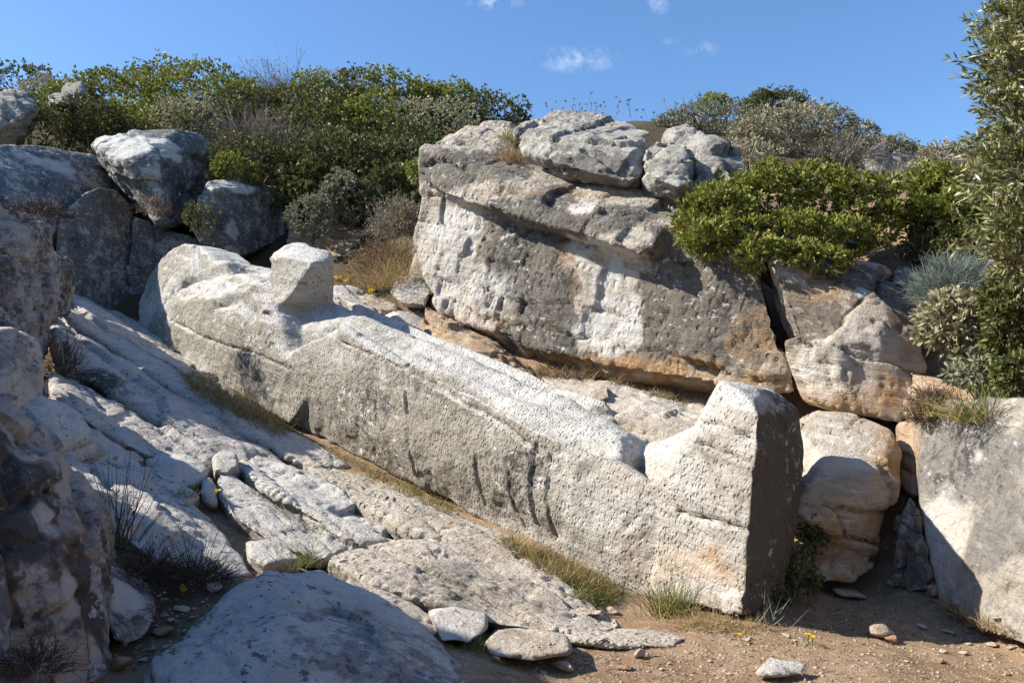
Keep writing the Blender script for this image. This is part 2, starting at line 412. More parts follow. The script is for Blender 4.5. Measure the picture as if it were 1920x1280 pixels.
def displace(me, style, seed, amp=1.0, post=None, smooth=1):
    s = STY[style]; co = get_co(me); co = laplace(me, co, smooth, .5); set_co(me, co)
    no = get_no(me)
    d = s['low'][0] * fbm(co * s['low'][1] * 1.6, 3, seed)
    wp = co + .16 * np.stack([fbm(co * 1.1, 3, seed + 20 + k) for k in range(3)], 1) + .02 * fbm(co * 6, 2, seed + 27)[:, None]
    q = wp @ FR; mask = sstep(-.35, .2, fbm(co * .6, 2, seed + 31))
    r, tl, ed, dz = jointed(q, s['blk'][1], seed)
    d += s['blk'][0] * ((r - .5) * 1.3 + tl * 1.3)
    d -= s['crack'] * (1 - sstep(.0, .035, ed)) * mask + s['bed'] * (1 - sstep(0, .03, dz))
    co = co + no * (d * amp)[:, None]; set_co(me, co); no = get_no(me)
    k = s['small']; r, tl, ed, dz = jointed((co + .04 * fbm(co * 3.5, 3, seed + 41)[:, None]) @ FR, [k * a for a in s['blk'][1]], seed + 8)
    m2 = .2 + .8 * sstep(-.2, .3, fbm(co * .9, 2, seed + 36))
    d = s['blk'][0] * .42 * ((r - .5) * 1.1 + tl * 1.4) * m2
    d -= s['crack'] * .4 * (1 - sstep(0, .022, ed)) * sstep(.0, .3, fbm(co * .8, 2, seed + 33)) + s['bed'] * .4 * (1 - sstep(0, .02, dz)) * m2
    co = co + no * (d * amp)[:, None]; set_co(me, co); no = get_no(me)
    d = s['fine'] * fbm(co * 8.0, 4, seed + 9, .65)
    d -= s['fine'] * 1.6 * sstep(.25, .6, fbm(co * 5.5, 3, seed + 14, .6))       # weathered pockets
    co = co + no * (d * amp)[:, None]
    if post is not None: co = post(co, no)
    set_co(me, co)
    return co
def blob(co, spots, seed=0):       # stains and painted light and shade, each with its own place
    v = np.zeros(len(co))
    if spots:
        wob = .45 * fbm(co * 2.2, 3, seed + 50) + .25 * fbm(co * 7, 2, seed + 60)
        for (c, rh, rv, a) in spots:
            q = co - c
            dd = np.sqrt((np.hypot(q[:, 0], q[:, 1]) / rh) ** 2 + (q[:, 2] / rv) ** 2)
            v = np.maximum(v, a * (1 - sstep(.6, 1.0, dd + wob)))
    return v
ROCKS = []
def finish_rock(name, me, mat, label, cat='rock', group=None, stain=None, white=None, ochre=None, seed=0, parent=None, dd_=0.0):
    co = get_co(me)
    if dd_:
        sh_ = lambda L: None if not L else [(c + (c - [0, 0, EYE]) * (dd_ / c[1]), a, b, e) for c, a, b, e in L]
        stain, white, ochre = sh_(stain), sh_(white), sh_(ochre)
    if stain: attr(me, 'stain', blob(co, stain, seed))
    if white: attr(me, 'white', blob(co, white, seed + 1))
    if ochre: attr(me, 'ochre', blob(co, ochre, seed + 2))
    loc = np.array([co[:, 0].mean(), co[:, 1].mean(), co[:, 2].min()])
    set_co(me, co - loc)
    me.materials.clear(); me.materials.append(M[mat]); smooth_shade(me); me.name = name
    o = link(name, me, parent); o.location = tuple(loc)
    tag(o, label, cat, group, 'thing'); ROCKS.append(o)
    return o
_seed = [3]
def rock(name, label, hulls, mat='slab', style='slab', vox=None, back=1.0, shrink=.88, lift=0.0, amp=1.0, smooth=1, cat='rock', group=None, stain=None, white=None, ochre=None, post=None, seed=None, dd=0.0):
    if not isinstance(hulls[0], list): hulls = [hulls]
    H = []; dm = 0
    for h in hulls:
        bk = back
        if not isinstance(h[0], tuple): bk = h[0]; h = h[1:]
        h = [(a, b, c + dd) for a, b, c in h]
        pts = np.array([P(*p) for p in h]); dm += np.mean([p[2] for p in h]) / len(hulls)
        H.append(np.vstack([pts, push(pts, bk, shrink, lift)]))
    _seed[0] += 1; seed = seed if seed is not None else _seed[0]
    me = remesh(hull_mesh(H), vox or max(.012, dm * .0037))
    displace(me, style, seed, amp, post, smooth)
    return finish_rock(name, me, mat, label, cat, group, stain, white, ochre, seed, None, dd)
def split_parts(o, cls, parts):      # one body, its bands as parts
    me = o.data; loc = np.array(o.location); co = get_co(me); no = get_no(me)
    f = np.empty(len(me.polygons) * 4, np.int32); me.loops.foreach_get('vertex_index', f); f = f.reshape(-1, 4)
    c = (co[f].mean(1) + loc - [0, 0, EYE]); dep = c[:, 1] * _c + c[:, 2] * _s
    k = cls(960 + FPX * c[:, 0] / dep, 640 - FPX * (c[:, 2] * _c - c[:, 1] * _s) / dep)
    at = {}
    for nm in ('stain', 'white', 'ochre'):
        if nm in me.attributes:
            a = np.empty(len(co), np.float32); me.attributes[nm].data.foreach_get('value', a); at[nm] = a
    root = empty(o.name, loc)
    props = {q: o[q] for q in ('label', 'category', 'group', 'kind') if q in o.keys()}
    nm0 = o.name; ROCKS.remove(o); mt = me.materials[0]; bpy.data.objects.remove(o); root.name = nm0
    for q, v in props.items(): root[q] = v
    for i, (nm, lab) in enumerate(parts):
        ff = f[k == i]; idx, inv = np.unique(ff, return_inverse=True)
        m2 = mk_mesh(nm, co[idx], inv.reshape(-1, 4), mt); smooth_shade(m2)
        for q, a in at.items(): attr(m2, q, a[idx])
        m2.normals_split_custom_set_from_vertices([tuple(x) for x in no[idx]])
        p = link(nm, m2, root)
        if lab: p['label'] = lab
    bpy.data.meshes.remove(me)
    return root
# ------------------------------------------------------------------ the ground: path, slope and hill in one sheet
GC = [P(*a) for a in [
    (1395, 1160, 5.85), (1750, 1120, 6.5), (1640, 1095, 7.2), (1550, 1110, 7.0), (1300, 1165, 5.8), (1100, 1215, 5.3), (1000, 1260, 4.8),
    (900, 1270, 4.4), (250, 1210, 4.4), (340, 1110, 5.0), (420, 1100, 5.1), (280, 1060, 5.2),
    (1190, 1120, 6.25), (1060, 1050, 6.7), (960, 998, 7.15), (770, 912, 8.4), (540, 795, 9.9), (420, 728, 11.0), (330, 678, 12.0),
    (150, 640, 11.6), (90, 740, 8.6), (250, 770, 9), (300, 850, 8), (450, 910, 7.4), (620, 970, 7.3), (600, 1040, 6.4), (150, 890, 6.6), (300, 1000, 5.9),
    (760, 1080, 6.3), (900, 1110, 6.0), (650, 550, 13.8), (820, 640, 11.3), (1000, 730, 10), (1150, 790, 9.2), (1300, 800, 8.9), (1450, 820, 8.9),
    (540, 500, 16.2), (300, 460, 17.2), (420, 430, 17.6), (700, 420, 16.8), (800, 370, 17), (500, 200, 23), (130, 190, 23), (300, 200, 23), (700, 190, 23), (900, 225, 20.5), (1000, 245, 18.5), (600, 310, 20), (250, 290, 20), (0, 200, 22), (-300, 210, 22), (-300, 340, 17),
    (1150, 245, 14.5), (1450, 320, 13), (1450, 225, 16), (1300, 240, 15.5), (1620, 300, 13.5), (1700, 330, 13), (1900, 330, 11), (1680, 480, 10.0), (1600, 420, 11), (2100, 350, 10)]]
GC += [P(180, 600, 14.5) - [0, 0, .5], P(260, 640, 14) - [0, 0, .5], P(100, 590, 13) - [0, 0, .4]]
GC += [np.array(a) for a in [
    (0, 0, 0.), (1.5, 2, 0), (3, 4, 0), (2.4, 5, 0), (1.2, 4.6, 0), (-1.2, 1.5, .05), (3.2, 0, 0), (0, -5, .3), (5, -5, 1.5), (-4, -6, 1.2), (0, -14, 6), (8, -12, 7), (-10, -12, 6), (14, 2, 5.5), (25, -25, 14), (-2.6, 2.6, .55), (-4, 2.0, 1.1), (-7, 1, 2.4), (-7.5, 5, 3.0), (-10, 8, 4.2),  # unseen rise behind the camera, added to hold back skylight
    (3.7, 5.6, 0), (3.8, 4.6, 0), (3.9, 3.4, 0), (3.8, 6.3, .05), (4.0, 2.0, 0), (5.3, 4.2, 1.9), (4.9, 6, 2.0), (4.8, 7.0, 2.2), (6, 2, 1.6), (8, 6, 3.0), (7, -4, 2.5),
    (-12, 29, 10.5), (0, 30, 10.0), (10, 26, 8.0), (20, 20, 6.0), (-25, 20, 8.0), (-30, 0, 5), (25, 0, 9), (0, -30, 13), (0, 60, 6), (-60, 60, 4), (60, 60, 3), (60, -20, 9), (-60, -20, 4), (0, -80, 9), (0, 200, -8), (-200, 100, -8), (200, 100, -8)]]
GC = np.array(GC)
GC[12:30, 2] -= .16               # dirt lies below the slabs and the figure
GC[31:36, 2] -= .4
def _rbf():
    d = np.linalg.norm(GC[:, None, :2] - GC[None, :, :2], axis=2)
    A = np.sqrt(d * d + .04) - .2
    n = len(GC); K = np.zeros((n + 1, n + 1)); K[:n, :n] = A + np.eye(n) * -.02; K[:n, n] = 1; K[n, :n] = 1
    return np.linalg.solve(K, np.append(GC[:, 2], 0))
_W = _rbf()
def ground_z(xy):
    xy = np.asarray(xy, float).reshape(-1, 2); z = np.empty(len(xy))
    for k in range(0, len(xy), 20000):
        b = xy[k:k + 20000]; d = np.linalg.norm(b[:, None] - GC[None, :, :2], axis=2)
        z[k:k + 20000] = (np.sqrt(d * d + .04) - .2) @ _W[:-1] + _W[-1]
    return z
def build_ground():
    na, nr = 230, 200
    ang = np.concatenate([np.linspace(-.78, .78, na), np.linspace(.78, 2 * math.pi - .78, 80)[1:-1]])
    rad = np.concatenate([[0.0], np.geomspace(.8, 900, nr)])
    a, r = np.meshgrid(ang, rad, indexing='ij')
    xy = np.stack([np.sin(a) * r, np.cos(a) * r], 2).reshape(-1, 2)
    z = ground_z(xy)
    far = sstep(60, 300, np.linalg.norm(xy, axis=1)); z = z * (1 - far) - 8 * far
    q = np.column_stack([xy, z]); R = np.linalg.norm(xy, axis=1)
    path = (xy[:, 0] > .2) & (xy[:, 1] < 8)
    amp = np.where(R < 14, 1, 1.6)
    z = z + amp * (.05 * fbm(q * .9, 3, 1) + .022 * fbm(q * 3.5, 3, 2)) + .01 * fbm(q * 14, 2, 3)
    v = np.column_stack([xy, z]); A, B = len(ang), len(rad)
    i, j = np.meshgrid(np.arange(A), np.arange(B - 1), indexing='ij'); i2 = (i + 1) % A
    f = np.stack([i * B + j, i * B + j + 1, i2 * B + j + 1, i2 * B + j], 2).reshape(-1, 4)
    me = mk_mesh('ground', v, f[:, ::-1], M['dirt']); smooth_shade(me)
    soil = np.maximum(sstep(11.5, 14, R), sstep(3.5, 7, -xy[:, 1])) * .9 + .8 * (1 - sstep(.5, 1.3, np.hypot(xy[:, 0] + 2.6, (xy[:, 1] - 5.0) * .8)))  # dark soil also covers the added rise behind the camera
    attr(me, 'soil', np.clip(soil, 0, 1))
    o = link('ground', me); tag(o, kind='structure')
    return o
build_ground()

# ------------------------------------------------------------------ the unfinished marble figure
def statue():
    ext = lambda pts, w, dz=0.0: [p + SD * w + np.array([0, 0, dz]) for p in pts]
    H = []
    # body and legs
    low = [S(*a) for a in [(1215, 1122, .16), (1060, 1048, .22), (960, 995, .24), (770, 908, .24), (540, 788, .22), (430, 722, .22), (1150, 1040, .06), (1060, 968, .02), (960, 925, .02), (770, 835, .02), (540, 720, .06)]]
    bodytop = [S(*a) for a in [(640, 614, .1), (760, 692, .08), (905, 790, .08), (1010, 854, .08), (1125, 928, .12), (1242, 914, .14)]]
    fartop = [S(*a) for a in [(640, 622, 1.6), (830, 700, 1.6), (1000, 782, 1.45), (1140, 872, 1.15), (1225, 935, .95)]]
    H.append(low + ext(low, 1.5, .1) + bodytop + fartop)
    # centre ridge of torso and legs, ending in the step before the ankles
    ridge = [S(*a) for a in [(625, 566, 1.1), (830, 650, 1.15), (1000, 722, 1.05), (1100, 772, .95), (1172, 815, .8), (1190, 816, .98), (1208, 866, 1.0), (1212, 914, .92), (1142, 917, .16), (1148, 874, .22), (1100, 862, .25), (1000, 812, .38), (640, 625, .6)]]
    H.append(ridge + ext(ridge[:6] + ridge[-2:], .3, -.08) + ext(ridge, 0, -.4))
    far = [S(*a) for a in [(640, 556, 1.75), (830, 644, 1.75), (1000, 712, 1.6), (1132, 752, 1.5), (1152, 785, 1.45), (1120, 800, 1.3), (900, 700, 1.4), (700, 610, 1.4)]]
    H.append(far + ext(far, .2, -.15) + ext(far, 0, -.5))
    # dished rim between the leg ends and the feet
    rim = [S(*a) for a in [(1206, 838, 1.0), (1216, 827, 1.08), (1280, 820, 1.08), (1312, 796, .95), (1258, 903, .4), (1214, 913, .55)]]
    H.append(rim + ext(rim[:4], .3, -.05) + ext(rim, 0, -.5))
    # near arm laid along the flank
    arm = [S(*a) for a in [(636, 618, .02), (642, 606, .12), (700, 632, .2), (770, 678, .2), (850, 735, .2), (884, 758, .16), (878, 766, .05), (760, 692, .0), (660, 640, .0)]]
    H.append(arm + ext(arm, .22, -.06) + ext(arm, .05, -.5))
    knob = [S(*a) for a in [(985, 838, .05), (1000, 822, .18), (1018, 838, .16), (1012, 856, .04)]]
    H.append(knob + ext(knob, .1, -.15))
    # feet block
    nf = [S(*a) for a in [(1215, 1122, .1), (1395, 1152, .0), (1408, 960, .0), (1425, 778, .08), (1412, 748, .2), (1385, 722, .35), (1345, 710, .36), (1322, 760, .2), (1285, 840, .12), (1262, 882, .12), (1245, 905, .12)]]
    fil = [S(*a) for a in [(1212, 919, .13), (1258, 896, .13), (1278, 852, .13), (1250, 965, .12)]]
    H.append(fil + ext(fil, .3))
    ff = [S(*a) for a in [(1350, 709, .6), (1455, 733, 1.45), (1498, 768, 1.6), (1508, 830, 1.62), (1500, 920, 1.62), (1470, 1040, 1.5), (1440, 1128, 1.3), (1435, 726, .9)]]
    H.append(nf + ff + ext(nf[:1] + nf[-4:], .8, .05) + ext(nf[:2], .85, 0))
    # plinth lump under the toe
    toe = [S(*a) for a in [(1345, 1120, -.05), (1392, 1112, -.06), (1396, 1156, -.05), (1350, 1152, -.05)]]
    H.append(toe + ext(toe, .4))
    # shoulder and upper arm
    sh = [S(*a) for a in [(322, 575, .22), (318, 610, .2), (330, 655, .12), (352, 690, .1), (420, 722, .05), (490, 768, .03), (545, 792, .05), (578, 745, .05), (548, 698, .05), (488, 650, .06), (482, 600, .14), (500, 528, .45), (440, 513, .55), (382, 528, .5), (338, 548, .4), (420, 600, .05), (400, 560, .15)]]
    H.append(sh + ext(sh, .75, -.02))
    neck = [S(*a) for a in [(500, 560, .72), (620, 575, 1.02), (640, 612, .75), (560, 690, .5), (600, 705, .25), (480, 640, .5)]]
    H.append(neck + ext(neck, .7, -.05))
    # head
    hd = [S(*a) for a in [(258, 605, .75), (262, 560, .85), (278, 515, .95), (300, 482, 1.0), (340, 453, 1.05), (376, 461, 1.05), (400, 482, .95), (335, 520, .7), (300, 570, .62), (285, 640, .6), (320, 675, .5), (420, 560, .6)]]
    H.append(hd + ext(hd, .7, -.03))
    fc = [S(*a) for a in [(390, 484, .9), (430, 498, .9), (478, 499, .95), (505, 518, .9), (500, 560, .6), (400, 560, .6)]]
    H.append(fc + ext(fc, .6, -.02))
    # beard block rising from the chest
    bd = [S(*a) for a in [(504, 484, .6), (511, 473, .72), (532, 460, .9), (558, 456, 1.0), (606, 468, 1.0), (611, 480, .98), (588, 490, .58), (540, 481, .52), (503, 520, .55), (505, 560, .5), (492, 602, .36), (540, 560, .44), (610, 580, 1.0)]]
    H.append(bd + ext(bd, .14, 0))
    me = remesh(hull_mesh(H), .025)
    co = laplace(me, get_co(me), 4, .5); set_co(me, co); no = get_no(me)
    # coarse hand-cut unevenness
    d = .045 * fbm(co * 1.4, 3, 91) + .026 * fbm(bed(co, .5, 1.2, 3.2), 4, 92, .55) - .024 * sstep(.18, .5, fbm(co * 2.3, 4, 93, .6)) + .015 * fbm(co * 5, 3, 94, .6)
    co = co + no * d[:, None]
    loc = co - A0; ta = loc @ AX; tw = loc @ SD; th = loc @ UPV
    # hollow running down between the arm and the middle ridge
    def gro(a, b, c, depth, rad):    # carve along a line of points
        nonlocal co
        pts = [a, b, c]
        best = np.full(len(co), 9.0)
        for p0, p1 in zip(pts[:-1], pts[1:]):
            e = p1 - p0; t = np.clip((co - p0) @ e / e.dot(e), 0, 1)
            best = np.minimum(best, np.linalg.norm(co - (p0 + t[:, None] * e), axis=1))
        k = depth * (1 - sstep(0, rad, best))
        co = co - k[:, None] * UPV * (no @ UPV > .1)[:, None]
    T = lambda px, py, w: (S(px, py, w) - A0) @ AX
    upf = sstep(.15, .5, no @ UPV)
    tA, tB, tC = T(640, 612, .1), T(885, 765, .1), T(1120, 925, .12)
    win = sstep(tB - .1, tB + .5, ta) * (1 - sstep(tA - .1, tA + .25, ta))
    co = co - (upf * (.34 * win * np.exp(-((tw - .44) / .17) ** 2)))[:, None] * UPV
    win = sstep(tC, tC + .5, ta) * (1 - sstep(tB - .1, tB + .6, ta))
    co = co - (upf * (.2 * win * np.exp(-((tw - .38) / .17) ** 2)))[:, None] * UPV
    win = sstep(tC + .6, tC + 1.4, ta) * (1 - sstep(tA - .2, tA + .2, ta))
    co = co - (upf * (.07 * win * np.exp(-((tw - .85) / .16) ** 2)))[:, None] * UPV
    gro(S(1165, 922, .3), S(1205, 918, .5), S(1245, 905, .5), .06, .22)
    # creases that set the head, the face and the shoulder apart
    def crease(line, depth, rad):
        nonlocal co
        pts = [S(*a) for a in line]; best = np.full(len(co), 9.0)
        for p0, p1 in zip(pts[:-1], pts[1:]):
            e = p1 - p0; t = np.clip((co - p0) @ e / e.dot(e), 0, 1)
            q = co - (p0 + t[:, None] * e); q = q - .6 * (q @ SD)[:, None] * SD
            best = np.minimum(best, np.linalg.norm(q, axis=1))
        co = co - no * (depth * (1 - sstep(0, rad, best)))[:, None]
    crease([(318, 640, .4), (316, 575, .5), (336, 535, .6), (380, 512, .65), (440, 498, .8), (500, 500, .8)], .13, .17)
    crease([(362, 462, 1.0), (366, 500, .8), (352, 535, .6)], .06, .10)
    crease([(480, 590, .2), (440, 560, .15), (400, 575, .1)], .05, .14)
    crease([(505, 500, .6), (502, 560, .5), (488, 605, .3)], .06, .12)
    # splits in the marble
    cr = [[(762, 668, .08), (764, 760, .05), (768, 830, .03), (776, 905, .05)], [(640, 640, .05), (700, 662, .05), (760, 690, .05), (880, 762, .05), (950, 800, .06), (1010, 850, .08)],
          [(1000, 835, .05), (996, 900, .05), (1004, 985, .05)], [(1025, 855, .05), (1030, 950, .05), (1035, 1010, .06)], [(955, 885, .03), (962, 960, .05), (978, 995, .1)],
          [(560, 520, .6), (590, 560, .5), (545, 600, .3), (490, 585, .2)], [(365, 455, 1.0), (368, 500, .7), (362, 530, .6)],
          [(435, 510, .5), (432, 545, .2), (415, 573, .1), (390, 575, .1)], [(1310, 830, .1), (1360, 850, .05), (1420, 872, .0)], [(1270, 960, .08), (1330, 975, .05), (1405, 992, .0)], [(1290, 790, .1), (1350, 800, .1), (1420, 830, .05)],
          [(1100, 790, .6), (1120, 850, .45), (1180, 880, .5), (1260, 900, .2)], [(320, 600, .2), (400, 640, .06), (470, 660, .05), (545, 690, .05)], [(895, 860, .05), (900, 950, .05)]]
    dcr = np.full(len(co), 9.0)
    for line in cr:
        pts = [S(*a) for a in line]
        for p0, p1 in zip(pts[:-1], pts[1:]):
            e = p1 - p0; t = np.clip((co - p0) @ e / e.dot(e), 0, 1)
            q = co - (p0 + t[:, None] * e)
            q = q - .75 * (q @ SD)[:, None] * SD
            dcr = np.minimum(dcr, np.linalg.norm(q + .02 * fbm(co * 6, 2, 77)[:, None], axis=1))
    no2 = no
    co = co - no2 * (.06 * (1 - sstep(.005, .028, dcr)))[:, None]
    # rough unworked underside
    rough = 1 - sstep(.15, .75, th + .25 * fbm(co * 1.0, 2, 48))
    co = co + no2 * (rough * (.035 * fbm(co * 3, 4, 46, .6)))[:, None]
    co = co + no2 * (.006 * fbm(co * 9, 3, 49, .6))[:, None]
    set_co(me, co); no = get_no(me)
    st = blob(co, [(S(520, 620, .2), .8, .35, .7), (S(480, 700, .0), 1.6, .4, .7), (S(700, 800, 0), 2.0, .45, .5), (S(860, 880, 0), 1.6, .45, .75), (S(620, 760, 0), 1.2, .4, .55), (S(960, 930, 0), .8, .3, .5), (S(300, 610, .7), .6, .3, .5), (S(1440, 950, .5), .7, 1.4, .8), (S(1370, 1000, 0), .35, .5, .35)], 2)  # dark patches; those under the beard and on the sole paint in shade
    sole = sstep(.35, .75, no @ AX * -1) * (ta < 1.2); st = np.maximum(st, 1.15 * sole)  # end face darkened in colour to deepen its shade
    st = np.maximum(st, .45 * sstep(.9, 3.2, ta) * sstep(.45, .8, -(no @ SD)) * sstep(-.6, .1, fbm(co * .8, 3, 55)))  # near side greyed by its facing: weathering plus painted shade
    oc = blob(co, [(S(1320, 1090, 0), .9, .35, .5), (S(1210, 1050, .1), .7, .3, .3), (S(1440, 1080, .5), .8, .7, .8), (S(1240, 890, .3), .5, .25, .25)], 3)
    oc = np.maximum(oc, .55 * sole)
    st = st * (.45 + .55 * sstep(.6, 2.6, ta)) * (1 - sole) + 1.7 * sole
    wh = .4 * (1 - sstep(.3, 2.2, ta)) * (1 - sole) * sstep(-.4, .2, fbm(co * 1.5, 3, 59)) + .6 * sstep(.45, .8, no @ UPV) * sstep(-.5, .1, fbm(co * 1.2, 3, 58))  # upward faces whitened: bleached stone plus painted sunlight
    f = np.empty(len(me.polygons) * 4, np.int32); me.loops.foreach_get('vertex_index', f); f = f.reshape(-1, 4)
    cen = co[f].mean(1); c0 = cen - A0; a_, w_, h_ = c0 @ AX, c0 @ SD, c0 @ UPV
    feetlim = (S(1230, 960, .12) - A0) @ AX
    cls = np.zeros(len(f), int)
    cls[a_ < feetlim - .0 + .02 * np.sin(h_ * 9)] = 1
    bpx = (cen - np.array([0, 0, EYE]));
    hn = (S(345, 500, .9) - A0) @ AX; bn0 = (S(624, 570, 1.0) - A0) @ AX; bn1 = (S(505, 540, .65) - A0) @ AX
    hb = (S(560, 585, .5) - A0) @ UPV
    cls[(a_ > bn0 - .06) & (a_ < bn1 + .08) & (w_ > .34) & (h_ > hb)] = 2
    hl = (S(440, 545, .6) - A0) @ AX
    cls[(a_ > bn1 + .08) & (w_ > .5 + .0 * a_)] = 3
    fn = no[f].mean(1)
    shl = (S(585, 740, .05) - A0) @ AX
    cls[(cls == 0) & (a_ > shl) & (w_ < .75)] = 4
    p0, p1 = S(648, 642, .05) - A0, S(882, 776, .05) - A0
    lo = p0 @ UPV + (a_ - p0 @ AX) * (p1 @ UPV - p0 @ UPV) / (p1 @ AX - p0 @ AX)
    cls[(cls == 0) & (a_ > p1 @ AX) & (a_ < p0 @ AX + .05) & (w_ < .36) & (h_ > lo)] = 5
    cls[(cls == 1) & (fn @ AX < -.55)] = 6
    root = empty('stone_statue', A0)
    tag(root, 'huge unfinished marble statue of a bearded figure lying on its back', 'statue')
    made = {}
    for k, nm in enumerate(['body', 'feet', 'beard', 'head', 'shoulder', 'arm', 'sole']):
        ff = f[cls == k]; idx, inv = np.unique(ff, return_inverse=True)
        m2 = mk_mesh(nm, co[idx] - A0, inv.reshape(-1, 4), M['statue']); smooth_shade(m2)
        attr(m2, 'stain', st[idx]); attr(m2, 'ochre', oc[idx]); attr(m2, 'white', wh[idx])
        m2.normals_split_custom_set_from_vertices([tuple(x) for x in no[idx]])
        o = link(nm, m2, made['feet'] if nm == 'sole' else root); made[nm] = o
        lab = {1: 'blocky upright feet end with tool marks', 2: 'square beard block jutting up from the chest', 3: 'rounded rough head without a finished face', 6: 'end face of the feet, its shade painted dark brown'}.get(k)
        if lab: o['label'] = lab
    bpy.data.meshes.remove(me)
statue()
# ------------------------------------------------------------------ the cliff behind the figure and its cap boulders
def B(px, py, w):                  # pixel on an upright plane along the cliff face, w metres behind it
    a, b = P(800, 570, 11.6), P(1490, 740, 8.7)
    d = (b - a)[:2]; d /= np.linalg.norm(d); n = np.array([-d[1], d[0], 0]); n = n if n[1] > 0 else -n
    r = ray(px, py); return (np.array([0, 0, EYE]) + r * ((a.dot(n) + w) / r.dot(n)))[1]
def BB(l): return [(x, y, B(x, y, w)) for (x, y, w) in l]
def blobs(l): return [(P(x, y, d), rh, rv, a) for (x, y, d, rh, rv, a) in l]
def bblobs(l): return [(P(x, y, B(x, y, 0)), rh, rv, a) for (x, y, rh, rv, a) in l]
cliff = rock('cliff_rock', 'massive overhanging quarried rock face with dark and white patches behind the statue', [
    [2.6] + BB([(798, 345, .15), (776, 440, .1), (790, 505, .1), (835, 590, .05), (1000, 655, .0), (1200, 700, .0), (1330, 715, .0), (1440, 735, .0), (1490, 735, .1), (1478, 690, .1), (1440, 560, .1), (1415, 485, .15), (1330, 430, .1), (1250, 400, .3), (1000, 330, .3)]),
    [2.4] + BB([(792, 275, .2), (796, 330, .02), (830, 365, -.12), (960, 400, -.3), (1100, 440, -.32), (1200, 478, -.3), (1222, 465, -.3), (1235, 425, -.05), (1290, 400, .5), (1250, 372, .9), (1000, 310, .75), (940, 300, .7), (870, 250, 1.1), (830, 258, .8)]),
    [2.2] + BB([(800, 320, .6), (830, 255, .9), (880, 232, 1.3), (960, 235, 1.4), (960, 310, .6), (860, 330, .1)]),
    [1.6] + BB([(835, 585, .25), (950, 640, .15), (1150, 700, .1), (1320, 730, .12), (1470, 742, .35), (1320, 765, .7), (1000, 712, .75), (850, 640, .7)])],
    'cliff', 'block', vox=.038, shrink=.96, amp=.85, cat='cliff',
    stain=bblobs([(1000, 500, 1.3, 1.15, .75), (960, 430, .7, .5, .5), (1300, 590, 1.7, .75, .5), (1330, 470, .9, .45, .55), (880, 300, 1.2, .5, .35), (1100, 420, 1.6, .3, .55), (1200, 660, 2.2, .35, .45)]),
    white=bblobs([(850, 430, .7, .55, .75), (830, 520, .6, .6, .6), (900, 570, .7, .5, .6), (1125, 500, .5, .6, 1.0), (1140, 600, .55, .55, .9), (1090, 385, .25, .2, .9), (1085, 450, .25, .3, .8)]),
    ochre=bblobs([(1050, 700, 3.0, .3, .9), (1350, 735, 2.0, .3, .9), (860, 620, 1.0, .35, .7), (1440, 650, .6, 1.0, .5), (1080, 470, .3, .5, .5), (1080, 345, 1.5, .15, .3)]))
split_parts(cliff, lambda x, y: np.where(y < 340 + (x - 800) * .335, 1, np.where(y > 598 + (x - 835) * .22, 2, 0)),
    [('rock_face', None), ('overhanging_slab', 'grey projecting slab along the top of the face'), ('undercut_base', 'orange stained undercut base')])
rock('cap_boulder', 'broad rounded grey boulder crowning the cliff, largest of the cap rocks', [
    BB([(967, 245, .9), (975, 232, 1.1), (1040, 215, 1.5), (1120, 214, 1.7), (1180, 225, 1.7), (1222, 245, 1.6), (1216, 300, 1.0), (1205, 330, .55), (1180, 342, .35), (1120, 328, .2), (1050, 310, .2), (985, 284, .35), (970, 265, .6), (1100, 262, .45), (1020, 255, .5), (1195, 280, .6), (1185, 366, 1.0), (1120, 348, 1.0), (1050, 328, .95), (990, 300, .9)])],
    'cap', 'cap', back=1.8, lift=-.2, vox=.034, stain=bblobs([(1100, 300, 1.0, .3, .5)]), ochre=bblobs([(1150, 345, .8, .15, .6)]))
rock('cap_boulder', 'small split grey boulder wedged between the two larger cap rocks', [
    BB([(1200, 290, .6), (1215, 262, .9), (1255, 250, 1.1), (1288, 262, 1.1), (1300, 310, .8), (1296, 345, .4), (1270, 352, .15), (1228, 335, .15), (1208, 322, .3), (1270, 378, .7), (1230, 358, .8)])],
    'cap', 'cap', back=1.0, lift=-.15, vox=.032, ochre=bblobs([(1250, 365, .5, .12, .7)]))
rock('cap_boulder', 'pale rounded boulder at the right end of the cliff top above the mastic bush', [
    BB([(1252, 252, 1.5), (1282, 243, 1.8), (1330, 258, 1.7), (1385, 285, 1.6), (1405, 310, 1.4), (1395, 350, 1.0), (1308, 372, 1.0), (1296, 300, 1.0), (1340, 290, 1.0)])],
    'cap', 'cap', back=1.5, lift=-.2, vox=.034)
rock('cap_boulder', 'flat grey boulder at the left shoulder of the cliff top', [
    BB([(905, 235, 1.35), (935, 230, 1.6), (966, 236, 1.6), (970, 260, 1.3), (940, 285, .9), (900, 275, .9)])],
    'cap', 'cap', back=1.0, lift=-.15, vox=.034)
rock('ledge_rock', 'brown bedded rock ledge running under the overhang of the cliff', [
    [1.2] + BB([(800, 575, .1), (840, 600, .1), (930, 640, .15), (1000, 680, .2), (1010, 742, -.7), (900, 705, -.8), (825, 662, -.7), (785, 620, -.3)]),
    [1.0] + BB([(990, 680, .4), (1150, 720, .45), (1330, 745, .5), (1330, 795, .0), (1150, 790, -.4), (1000, 745, -.6)])],
    'ledge', 'bedded', vox=.034, stain=bblobs([(1100, 730, 2, .2, .4)]))
